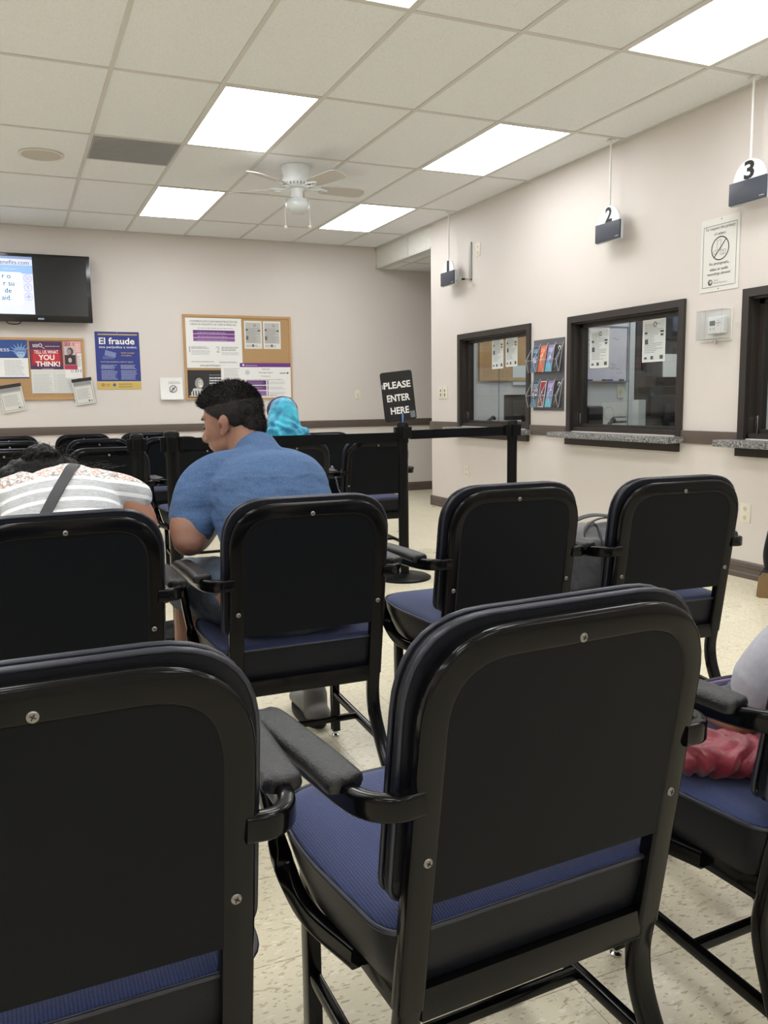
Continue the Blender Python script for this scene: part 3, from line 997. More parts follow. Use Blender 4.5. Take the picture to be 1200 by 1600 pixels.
# ------------------------------------------------------------------ leaflet rack
rack = thing('leaflet_rack', 'clear and smoked acrylic wall rack with eight pockets between two windows', 'rack', (RX, 0, 0))
ry0, ry1 = 5.70, 6.13
bxo('back_panel', (-0.008, 0, ry0, ry1, 1.02, 1.606), mat('smoked_panel', (96, 98, 104), 0.35), rack)
for row, zb in enumerate((1.335, 1.045)):
    bm = bmesh.new()
    pw = (ry1-ry0)/4
    for k in range(5):
        y = ry0+pw*k
        A = [(-0.008, zb), (-0.06, zb), (-0.085, zb+0.10), (-0.009, zb+0.235)]
        L_ = [bm.verts.new((a, y-0.0018, z)) for a, z in A]; R2 = [bm.verts.new((a, y+0.0018, z)) for a, z in A]
        bm.faces.new(L_); bm.faces.new(R2[::-1])
        for i in range(4):
            j = (i+1) % 4
            bm.faces.new((L_[i], R2[i], R2[j], L_[j]))
    P_ = [(-0.06, zb), (-0.085, zb+0.10), (-0.088, zb+0.10), (-0.063, zb)]
    A = [bm.verts.new((a, ry0, z)) for a, z in P_]; B = [bm.verts.new((a, ry1, z)) for a, z in P_]
    bm.faces.new(A); bm.faces.new(B[::-1])
    for i in range(4):
        j = (i+1) % 4
        bm.faces.new((A[i], B[i], B[j], A[j]))
    box(bm, -0.063, -0.008, ry0, ry1, zb-0.003, zb)
    obj('pockets', bm, M['acrylic'], rack)
    bm = bmesh.new()
    for k in range(5):
        y = ry0+pw*k
        tube(bm, [(-0.0865, y, zb+0.10), (-0.009, y, zb+0.238)], 0.0016, 5, smooth=False)
        tube(bm, [(-0.062, y, zb), (-0.087, y, zb+0.10)], 0.0016, 5, smooth=False)
    tube(bm, [(-0.087, ry0, zb+0.10), (-0.087, ry1, zb+0.10)], 0.0013, 5, smooth=False)
    obj('pocket_edges', bm, mat('acrylic_edge', (214, 220, 224), 0.2), rack)
LEAF = [
    ('blue', (34, 84, 118), (170, 160, 190), (90, 110, 140)), ('orange', (222, 104, 52), (236, 190, 140), (222, 104, 52)),
    ('lilac', (140, 128, 180), (150, 170, 190), (104, 190, 214)), ('black', (30, 32, 36), (200, 200, 200), (36, 38, 42)),
    ('blue', (34, 84, 118), (200, 170, 170), (100, 130, 150)), ('red and white', (168, 36, 44), (190, 150, 150), (236, 232, 232)),
    ('lilac', (140, 128, 180), (140, 160, 180), (104, 190, 214)), ('black', (30, 32, 36), (120, 120, 120), (30, 32, 36))]
for i, (nm, c1, c2, c3) in enumerate(LEAF):
    row, k = divmod(i, 4)
    zb = (1.335, 1.045)[row]
    pw = (ry1-ry0)/4
    yc = ry1-pw*(k+0.5)
    pos = ('leftmost', 'second', 'third', 'last')[k]
    t = thing('leaflet', '%s leaflet in the %s pocket of the %s row of the wall rack' % (nm, pos, ('upper', 'lower')[row]), 'leaflet', (RX-0.05, yc, zb+0.004), 0, 'leaflets in the wall rack')
    hw = 0.042; H = 0.215; ln = 0.035
    v = Vector((ln, 0, H)).normalized()
    bm = bmesh.new()
    T_ = 0.006
    A = [(0, -hw, 0), (0, hw, 0), (ln, hw, H), (ln, -hw, H)]
    f1 = [bm.verts.new(p) for p in A]; f2 = [bm.verts.new((p[0]+T_, p[1], p[2])) for p in A]
    bm.faces.new(f1); bm.faces.new(f2[::-1])
    for a in range(4):
        b_ = (a+1) % 4
        bm.faces.new((f1[a], f2[a], f2[b_], f1[b_]))
    obj('paper', bm, flat((225, 225, 222)), t)
    ar = Art((0, 0, 0), (0, -1, 0), v)
    if nm == 'red and white':
        ar.rect(-hw+0.006, 0.006, hw-0.006, 0.21, (120, 60, 66)); ar.rect(-hw+0.006, 0.17, hw-0.006, 0.21, c1, 0.001)
        for q in range(14): ar.disc(random.uniform(-.03, .03), random.uniform(.03, .16), random.uniform(.006, .012), random.choice([(200, 160, 140), (90, 40, 60), (210, 200, 200), (60, 50, 70)]), 0.0012+q*0.0001, n=9)
    else:
        ar.rect(-hw, 0, hw, 0.217, c1)
        ar.rect(-hw, 0, hw, 0.07, c3, 0.001)
        if nm != 'black':
            for q in range(9): ar.disc(random.uniform(-.026, .026), random.uniform(.08, .15), random.uniform(.008, .015), random.choice([c2, tuple(int(x*.8) for x in c2), (220, 220, 215)]), 0.0012+q*0.0001, n=9)
            ar.lines(-hw*.7, hw*.7, .165, .2, 3, (220, 215, 205), d=.0014)
        else:
            ar.poly([(-0.03, 0.03), (-0.022, 0.03), (0.028, 0.15), (0.02, 0.155)], (150, 150, 150), 0.0012)
            ar.disc(0.01, 0.19, 0.018, (215, 215, 215), 0.0013); ar.disc(0.01, 0.185, 0.012, (20, 20, 22), 0.0016)
    ar.done('print', t)

# ------------------------------------------------------------------ back wall: television and posters
tv = thing('television', 'black wall-mounted flat television showing a pale blue slide', 'television', (0.245, BY-0.13, 2.295))
bxo('body', (-0.585, 0.585, 0.0, 0.05, -0.335, 0.335), M['tv_black'], tv, bev=0.006)
bxo('wall_mount', (-0.15, 0.15, 0.05, 0.13, -0.12, 0.12), M['post_black'], tv)
bxo('panel', (-0.55, 0.545, -0.003, 0.002, -0.27, 0.31), mat('lcd_off', (26, 28, 30), 0.22), tv)
ar = Art((0, -0.0035, 0), (1, 0, 0), (0, 0, 1))
def scr(name, c, e=0.45):
    return mat(name, c, 0.3, emit=e)
S1, S2, S3, S4 = scr('screen_pale', (176, 196, 232)), scr('screen_blue', (140, 178, 228)), scr('screen_white', (224, 234, 246)), scr('screen_lilac', (204, 208, 234))
xr = 0.035
ar.rect(-0.55, -0.262, xr, 0.30, S4, 0.0004)
ar.rect(-0.55, 0.275, xr, 0.30, scr('screen_top', (128, 146, 190)), 0.0008)
ar.rect(-0.55, 0.215, xr, 0.275, scr('screen_band', (206, 214, 236)), 0.0008)
ar.rect(-0.55, 0.135, xr, 0.215, S2, 0.0008)
ar.rect(-0.55, -0.17, -0.085, 0.145, S3, 0.0012); ar.rect(-0.55, -0.15, -0.065, 0.125, S3, 0.0012)
for cz_ in (-0.15, 0.125): ar.disc(-0.085, cz_, 0.02, S3, 0.0012)
ar.text('YourTexasBenefits.com', -0.56, 0.005, 0.222, 0.262, (72, 84, 120), 0.0016)
ar.text('web para', -0.245, -0.115, 0.165, 0.187, (236, 242, 250), 0.0016)
for s_, z_, a1, ht in (('r o', 0.083, -0.17, 0.034), ('r su', 0.012, -0.14, 0.034), ('de', -0.058, -0.17, 0.048), ('aid.', -0.128, -0.175, 0.048)):
    V, Fc, x0, x1, y0, y1 = glyphs(s_, 0.012)
    wd = (x1-x0)/(y1-y0)*ht
    ar.text(s_, a1-wd, a1, z_, z_+ht, (48, 54, 70), 0.002, 0.012)
IC = scr('icon_grey', (170, 174, 204), 0.4)
for z_ in (0.09, 0.0, -0.09):
    ar.ring(-0.015, z_, 0.033, 0.038, IC, 0.0016)
for dz in (-0.012, 0.0, 0.012): ar.rect(-0.033, 0.088+dz, 0.003, 0.093+dz, IC, 0.0018)
ar.rect(-0.02, -0.02, -0.012, 0.02, IC, 0.0018); ar.rect(-0.03, 0.005, -0.02, 0.012, IC, 0.0018)
ar.rect(-0.037, -0.096, 0.007, -0.084, IC, 0.0018); ar.rect(-0.021, -0.112, -0.009, -0.068, IC, 0.0018)
ar.done('screen_picture', tv)
ar = Art((0, -0.001, 0), (1, 0, 0), (0, 0, 1))
ar.rect(0.058, -0.312, 0.115, -0.296, (150, 180, 190)); ar.lines(0.06, 0.113, -0.308, -0.298, 1, (60, 84, 96), ragged=0, d=0.0012)
ar.done('badge', tv)
bm = bmesh.new(); tube(bm, [(-0.24, 0.02, -0.33), (-0.22, 0.0, -0.355), (-0.17, -0.005, -0.362), (-0.12, 0.0, -0.355), (-0.10, 0.02, -0.33)], 0.005, 6)
obj('cable', bm, M['post_black'], tv, auto=60)

# El fraude poster
t = thing('fraud_poster', 'dark blue poster headed El fraude with a gold band at the foot', 'poster')
u0, u1, v0, v1 = 0.848, 1.302, 1.283, 1.886
sheet('paper', u0, u1, v0, v1, 'back', BY-0.002, flat((232, 230, 225)), 0.002, parent=t)
ar = Art((0, BY-0.0045, 0), (1, 0, 0), (0, 0, 1))
NB = (44, 58, 132)
ar.rect(u0, v0, u1, v1, NB, 0.0002)
ar.rect(u0, v0, u1, v0+0.082, (204, 176, 96), 0.0006); ar.rect(u0, v0+0.075, u1, v0+0.082, (226, 206, 140), 0.0009)
ar.rect(u0+0.03, v1-0.035, u1-0.02, v1-0.022, (196, 168, 104), 0.0006)
ar.text('El fraude', u0+0.04, u1-0.05, 1.755, 1.825, (240, 240, 236), 0.001, 0.02)
ar.text('nos perjudica a todos.', u0+0.04, u1-0.025, 1.708, 1.738, (232, 232, 230), 0.001, 0.01)
ar.poly([(u0+0.09, 1.64), (u0+0.20, 1.615), (u0+0.21, 1.665), (u0+0.10, 1.695)], (122, 134, 178), 0.0008)
ar.rect(u0+0.07, 1.60, u0+0.19, 1.63, (84, 96, 154), 0.0007)
ar.text('Ayude a proteger', u0+0.26, u0+0.40, 1.655, 1.675, (222, 190, 110), 0.001); ar.text('a los tejanos.', u0+0.26, u0+0.37, 1.628, 1.648, (222, 190, 110), 0.001)
ar.text('Los fraudes perjudican a todos los tejanos.', u0+0.05, u1-0.07, 1.562, 1.579, (232, 214, 160), 0.001)
for a in (u0+0.05, u0+0.25):
    ar.lines(a, a+0.17, 1.50, 1.545, 4, (190, 196, 220)); ar.lines(a, a+0.17, 1.385, 1.49, 9, (172, 180, 212))
ar.disc(u0+0.06, v0+0.045, 0.02, (176, 140, 80), 0.001); ar.lines(u0+0.09, u0+0.14, v0+0.03, v0+0.06, 3, (140, 110, 60), d=.0012)
ar.disc(u0+0.175, v0+0.045, 0.017, (70, 104, 130), 0.001)
ar.lines(u0+0.22, u0+0.36, v0+0.05, v0+0.066, 1, (96, 76, 40), d=.0012, ragged=0); ar.lines(u0+0.22, u0+0.40, v0+0.018, v0+0.042, 2, (120, 96, 50), d=.0012)
ar.disc(uc if False else (u0+u1)/2, v1-0.008, 0.005, (170, 170, 170), 0.001)
ar.done('print', t)

def cork_board(name, label, u0, u1, v0, v1, fr=0.026):
    t = thing(name, label, 'noticeboard')
    bxo('cork_panel', (u0+fr*.5, u1-fr*.5, BY-0.012, BY-0.001, v0+fr*.5, v1-fr*.5), M['cork'], t)
    bm = bmesh.new()
    box(bm, u0, u1, BY-0.02, BY-0.001, v1-fr, v1); box(bm, u0, u1, BY-0.02, BY-0.001, v0, v0+fr)
    box(bm, u0, u0+fr, BY-0.02, BY-0.001, v0+fr, v1-fr); box(bm, u1-fr, u1, BY-0.02, BY-0.001, v0+fr, v1-fr)
    obj('frame', bm, M['wood'], t)
    return t
cork_board('noticeboard', 'oak-framed cork board with white and purple posters behind the man', 1.772, 3.003, 1.158, 2.09)
cork_board('noticeboard', 'cork board under the television cut off by the left edge', -0.50, 0.735, 1.178, 1.812)
PB = BY-0.014    # face of the cork

# big white poster
t = thing('support_poster', 'white poster with a purple block and numbers 1 and 2, upper left of board', 'poster')
u0, u1, v0, v1 = 1.80, 2.425, 1.51, 2.055
sheet('paper', u0, u1, v0, v1, 'back', PB, M['paper'], 0.0015, parent=t)
ar = Art((0, PB-0.0018, 0), (1, 0, 0), (0, 0, 1))
PU = (112, 58, 130)
ar.textc('COOPERACIÓN CON MANUTENCIÓN DE', (u0+u1)/2, 2.007, 0.026, (70, 66, 74), 0.53)
ar.textc('NIÑOS ES REQUISITO DE TANF & MEDICAID', (u0+u1)/2, 1.972, 0.026, (70, 66, 74), 0.575)
ar.lines(u0+0.13, u1-0.10, 1.94, 1.955, 1, (150, 150, 150), ragged=0)
for i, c in enumerate(((104, 48, 122), (116, 62, 136), (138, 84, 156))):
    ar.rect(u0+0.08, 1.885-0.042*i, u1-0.08, 1.922-0.042*i, c); ar.lines(u0+0.13, u1-0.13, 1.893-0.042*i, 1.912-0.042*i, 1, (180, 150, 190), d=.001)
ar.text('1', u0+0.03, u0+0.042, 1.68, 1.745, (170, 170, 172)); ar.text('2', u0+0.33, u0+0.37, 1.68, 1.745, (170, 170, 172))
ar.lines(u0+0.055, u0+0.27, 1.72, 1.75, 2, (110, 110, 112)); ar.lines(u0+0.055, u0+0.29, 1.655, 1.71, 4, (176, 176, 178))
ar.lines(u0+0.39, u0+0.60, 1.70, 1.75, 3, (110, 110, 112)); ar.lines(u0+0.39, u0+0.60, 1.655, 1.69, 3, (176, 176, 178))
ar.lines(u0+0.05, u0+0.30, 1.575, 1.59, 1, (110, 110, 112), ragged=0); ar.lines(u0+0.36, u0+0.58, 1.565, 1.585, 2, (120, 120, 122))
ar.textc('www.getchildsupportsafely.org', (u0+u1)/2, 1.522, 0.026, (64, 60, 66), 0.42, bold=0.01)
ar.done('print', t)
# two small notices
for k, (a, lb) in enumerate(((2.455, 'small grey notice pinned at upper right of board, left of its twin'), (2.675, 'small grey notice pinned at upper right of board, right of its twin'))):
    t = thing('printed_notice', lb, 'notice', group='small notices on the cork board')
    u0, u1, v0, v1 = a, a+0.205, 1.725, 2.035
    sheet('paper', u0, u1, v0, v1, 'back', PB, M['paper2'], 0.0015, parent=t)
    ar = Art((0, PB-0.0018, 0), (1, 0, 0), (0, 0, 1))
    ar.rect(u0+.015, v0+.06, u1-.015, v1-.02, (186, 186, 182), .0003)
    ar.ring((u0+u1)/2+.02, v1-.05, .01, .014, (60, 60, 60), .001); ar.lines(u0+.02, u1-.02, v0+.07, v1-.075, 14, (140, 140, 138), ragged=.5)
    ar.rect(u0+.02, v1-.11, u0+.04, v1-.09, (70, 70, 70), .001); ar.rect(u1-.05, v1-.115, u1-.02, v1-.10, (70, 70, 70), .001)
    ar.rect(u0+.02, v0+.10, u0+.045, v0+.14, (96, 96, 96), .001); ar.lines(u0+.02, u1-.02, v0+.02, v0+.05, 3, (120, 120, 120))
    ar.rect((u0+u1)/2-.015, v0+.02, (u0+u1)/2+.005, v0+.05, (80, 80, 80), .0012)
    ar.done('print', t)
# black poster with portrait
t = thing('portrait_poster', 'black poster with a smiling person photographed, lower left of board', 'poster')
u0, u1, v0, v1 = 1.80, 2.32, 1.185, 1.485
sheet('paper', u0, u1, v0, v1, 'back', PB, flat((38, 38, 38)), 0.0012, parent=t)
ar = Art((0, PB-0.0015, 0), (1, 0, 0), (0, 0, 1))
ar.poly([(u0+.01, v0+.01), (u0+.22, v0+.01), (u0+.20, v0+.08), (u0+.13, v0+.10), (u0+.06, v0+.10)], (206, 206, 204))
for q in range(6): ar.poly([(u0+.02+q*.03, v0+.02), (u0+.035+q*.03, v0+.02), (u0+.03+q*.03, v0+.075), (u0+.02+q*.03, v0+.08)], (50, 50, 50), .0009)
ar.disc(u0+.125, v0+.155, .047, (150, 148, 146), .0012, ry=.062); ar.disc(u0+.12, v0+.205, .046, (24, 24, 24), .0011, ry=.035)
ar.disc(u0+.14, v0+.15, .03, (196, 194, 190), .0014, ry=.045); ar.disc(u0+.14, v0+.125, .016, (240, 240, 240), .0017, ry=.007)
ar.disc(u0+.125, v0+.165, .005, (30, 30, 30), .0017); ar.disc(u0+.155, v0+.165, .005, (30, 30, 30), .0017)
ar.disc(u0+.205, v0+.10, .022, (90, 90, 90), .0012)
ar.lines(u0+.24, u0+.45, v0+.24, v0+.27, 1, (110, 110, 110)); ar.lines(u0+.24, u0+.48, v0+.12, v0+.235, 4, (214, 214, 214), t=.5, ragged=.1)
ar.done('print', t)
# sheet partly under the purple-headed poster
t = thing('letter_sheet', 'plain white letter sheet showing left of the purple-headed poster', 'paper')
u0, u1, v0, v1 = 2.175, 2.50, 1.30, 1.545
sheet('paper', u0, u1, v0, v1, 'back', PB-0.003, M['paper'], 0.001, parent=t)
ar = Art((0, PB-0.0043, 0), (1, 0, 0), (0, 0, 1))
ar.lines(u0+.03, u0+.22, v0+.02, v1-.03, 12, (150, 152, 158), t=.3)
ar.done('print', t)
t = thing('contact_poster', 'white poster with a purple header strip and three purple bars, lower right of board', 'poster')
u0, u1, v0, v1 = 2.39, 2.985, 1.175, 1.565
sheet('paper', u0, u1, v0, v1, 'back', PB-0.006, M['paper'], 0.0012, parent=t)
ar = Art((0, PB-0.0075, 0), (1, 0, 0), (0, 0, 1))
ar.rect(u0, v1-.045, u1, v1, (104, 46, 128)); ar.disc(u0+.04, v1-.022, .013, (236, 232, 238), .001, n=6); ar.lines(u0+.065, u0+.2, v1-.03, v1-.016, 1, (214, 200, 220), ragged=0, d=.001)
ar.disc(u0+.085, v1-.105, .027, (196, 200, 206)); ar.textc('Infórmese', u0+.30, v1-.075, .016, (96, 92, 104)); ar.textc('Manténgase seguro', u0+.30, v1-.118, .02, (80, 76, 90), .2); ar.textc('Reciba apoyo', u0+.30, v1-.158, .018, (110, 104, 118), .15)
ar.rect(u1-.13, v1-.12, u1-.05, v1-.108, (150, 150, 150)); ar.disc(u1-.035, v1-.112, .011, (60, 60, 66), n=7)
for i, c in enumerate(((84, 38, 104), (100, 52, 118), (142, 98, 160))):
    z_ = v1-.245-.06*i
    ar.rect(u0+.07, z_, u0+.30, z_+.05, c); ar.rect(u0+.315, z_, u0+.325, z_+.05, c); ar.lines(u0+.08, u0+.29, z_+.008, z_+.042, 3, (170, 140, 184), d=.001); ar.lines(u0+.34, u0+.54, z_+.008, z_+.042, 3, (186, 186, 190))
ar.lines(u0+.07, u0+.5, v1-.19, v1-.175, 1, (150, 150, 154), ragged=0)
ar.textc('www.getchildsupportsafely.org', u0+.30, v0+.012, .018, (96, 92, 100), .33)
ar.done('print', t)
# crooked notice left of the board
t = thing('no_photo_notice', 'small curling white notice with a crossed circle, left of the framed board', 'notice')
sheet('paper', 1.50, 1.742, 1.165, 1.405, 'back', BY-0.002, M['paper'], 0.0015, curl=0.04, parent=t)
ar = Art((1.635, BY-0.034, 1.27), (1, 0, 0), (0, -0.25, 1))
ar.lines(-.05, .09, .07, .10, 2, (150, 150, 150)); ar.ring(0, .01, .034, .041, (90, 90, 92)); ar.poly([(-.028, -.02), (-.02, -.024), (.03, .035), (.024, .042)], (90, 90, 92), .001)
ar.rect(-.012, 0, .012, .026, (130, 130, 130)); ar.lines(-.10, .10, -.085, -.045, 3, (110, 110, 112))
ar.done('print', t)

# left board posters
t = thing('blue_statue_poster', 'blue poster with a pale crowned statue head, cut off by left edge', 'poster')
u0, u1, v0, v1 = -0.32, 0.185, 1.40, 1.79
sheet('paper', u0, u1, v0, v1, 'back', PB, M['paper'], 0.0015, parent=t)
ar = Art((0, PB-0.0018, 0), (1, 0, 0), (0, 0, 1))
ar.rect(u0, v0+.215, u1, v1, (38, 74, 140)); ar.rect(u0, v0+.205, u1, v0+.215, (30, 44, 84), .001); ar.rect(u0, v0, u1, v0+.012, (40, 60, 120))
c0 = (0.115, 1.66)
for q in range(7):
    a = math.radians(35+q*22)
    ar.poly([(c0[0]+.05*math.cos(a-.12), c0[1]+.045*math.sin(a-.12)), (c0[0]+.05*math.cos(a+.12), c0[1]+.045*math.sin(a+.12)), (c0[0]+.115*math.cos(a), c0[1]+.105*math.sin(a))], (150, 178, 214), .001)
ar.disc(c0[0], c0[1]+.01, .058, (120, 150, 196), .0012, ry=.045); ar.disc(c0[0]+.005, c0[1]-.02, .040, (158, 184, 216), .0014, ry=.034)
ar.rect(c0[0]-.045, c0[1]+.008, c0[0]+.05, c0[1]+.026, (96, 124, 174), .0016)
ar.disc(c0[0]-.01, c0[1]-.01, .006, (60, 88, 140), .0018); ar.disc(c0[0]+.02, c0[1]-.01, .006, (60, 88, 140), .0018)
ar.text('ACCESS', -0.2, 0.015, 1.67, 1.70, (232, 236, 242), .002)
for a in (u0+.03, u0+.28): ar.lines(a, a+.2, v0+.03, v0+.19, 11, (160, 166, 170), t=.35)
ar.done('print', t)
t = thing('survey_poster', 'red and navy poster reading TELL US WHAT YOU THINK over two text columns', 'poster')
u0, u1, v0, v1 = 0.205, 0.66, 1.245, 1.775
sheet('paper', u0, u1, v0, v1, 'back', PB-0.002, M['paper2'], 0.0015, parent=t)
ar = Art((0, PB-0.004, 0), (1, 0, 0), (0, 0, 1))
x1_ = u0+0.315
ar.rect(u0, 1.49, x1_, v1, (74, 40, 82)); ar.rect(u0+.012, 1.53, x1_-.012, 1.695, (150, 36, 52), .0008); ar.rect(u0+.03, 1.56, x1_-.03, 1.66, (188, 44, 52), .001)
ar.rect(x1_, 1.49, x1_+.014, v1, (176, 138, 100), .0008)
ar.text('SEE', u0+.03, u0+.085, 1.715, 1.745, (236, 232, 232), .0014, .01); ar.ring(u0+.105, 1.735, .012, .018, (236, 232, 232), .0014)
ar.poly([(u0+.112, 1.722), (u0+.118, 1.716), (u0+.14, 1.70), (u0+.144, 1.706)], (236, 232, 232), .0014); ar.lines(u0+.15, u0+.29, 1.722, 1.736, 1, (210, 200, 205), ragged=0, d=.0014)
ar.text('TELL US WHAT', u0+.04, u0+.275, 1.65, 1.685, (244, 240, 238), .0016, .012)
ar.text('YOU', u0+.08, u0+.235, 1.585, 1.64, (244, 236, 230), .0016, .03)
ar.text('THINK!', u0+.05, u0+.285, 1.52, 1.572, (244, 240, 238), .0016, .03)
ar.lines(u0+.11, u0+.22, 1.496, 1.506, 1, (200, 190, 200), ragged=0, d=.0014)
ar.frame(u0+.006, v0+.008, u0+.222, 1.468, .003, (176, 182, 184)); ar.frame(u0+.232, v0+.008, u1-.006, 1.468, .003, (176, 182, 184))
ar.lines(u0+.02, u0+.21, v0+.02, 1.45, 17, (166, 172, 176), t=.3); ar.lines(u0+.245, u1-.02, v0+.02, 1.45, 17, (166, 172, 176), t=.3)
ar.done('print', t)
t = thing('helpline_poster', 'pink and white poster headed 211 with two portraits, right of survey poster', 'poster')
u0, u1, v0, v1 = 0.535, 0.705, 1.40, 1.78
bm_ = None
sheet('paper', u0, u1+0.0, v0, v1, 'back', PB-0.005, M['paper'], 0.0012, parent=t)
ar = Art((0, PB-0.0065, 0), (1, 0, 0), (0, 0, 1))
ar.rect(u0, 1.49, u0+.125, v1, (196, 132, 132), .0004); ar.rect(u0, 1.49, u0+.125, 1.535, (176, 52, 84), .0008)
ar.rect(u0+.06, 1.655, u1, v1, (222, 164, 160), .0007)
ar.text('211', u0+.008, u0+.10, 1.735, 1.765, (120, 70, 84), .0012)
ar.rect(u0+.004, 1.64, u0+.112, 1.725, (190, 188, 190), .001); ar.disc(u0+.06, 1.675, .032, (78, 60, 60), .0012, ry=.04); ar.disc(u0+.05, 1.672, .02, (170, 140, 128), .0014, ry=.028)
ar.rect(u0+.004, 1.54, u0+.112, 1.638, (54, 50, 52), .001); ar.disc(u0+.06, 1.59, .03, (40, 36, 38), .0012, ry=.04); ar.disc(u0+.055, 1.585, .018, (186, 178, 176), .0014, ry=.026)
ar.lines(u0+.115, u1-.008, 1.675, 1.76, 5, (240, 214, 210), d=.0012)
ar.lines(u0+.04, u1-.01, 1.55, 1.64, 7, (176, 176, 172), d=.0012) if False else ar.lines(u0+.118, u1-.008, 1.52, 1.64, 7, (150, 150, 146), d=.0012)
ar.text('211', u0+.095, u1-.012, 1.462, 1.49, (60, 60, 62), .0012, .01); ar.ring(u0+.07, 1.475, .011, .014, (60, 60, 62), .0012)
ar.done('print', t)
# hanging tilted pads
def tilted(name, label, cx, cz, wd, hg, ang):
    t = thing(name, label, 'notice', (cx, BY-0.03, cz))
    t.rotation_euler = (math.radians(6), math.radians(-ang), 0)
    bxo('paper', (-wd/2, wd/2, -0.002, 0.0015, -hg/2, hg/2), M['paper2'], t)
    ar = Art((0, -0.0022, 0), (1, 0, 0), (0, 0, 1))
    ar.rect(-wd/2, hg/2-.035, wd/2, hg/2, (44, 44, 46)); ar.rect(-wd/2+.01, hg/2-.075, wd/2-.01, hg/2-.035, (150, 150, 152))
    ar.frame(-wd/2+.012, -hg/2+.015, wd/2-.012, hg/2-.08, .003, (90, 90, 92)); ar.lines(-wd/2+.03, wd/2-.03, -hg/2+.06, hg/2-.10, 11, (150, 150, 150), t=.3)
    ar.disc(wd/2-.06, -hg/2+.035, .009, (70, 70, 72)); ar.rect(wd/2-.048, -hg/2+.03, wd/2-.025, -hg/2+.038, (120, 120, 120))
    ar.done('print', t)
tilted('framed_notice', 'crooked white notice with a black top band at the lower right board corner', 0.705, 1.263, 0.20, 0.275, 8)
tilted('framed_notice', 'crooked white notice below the board, cut off by the left edge', 0.01, 1.20, 0.22, 0.28, 9)

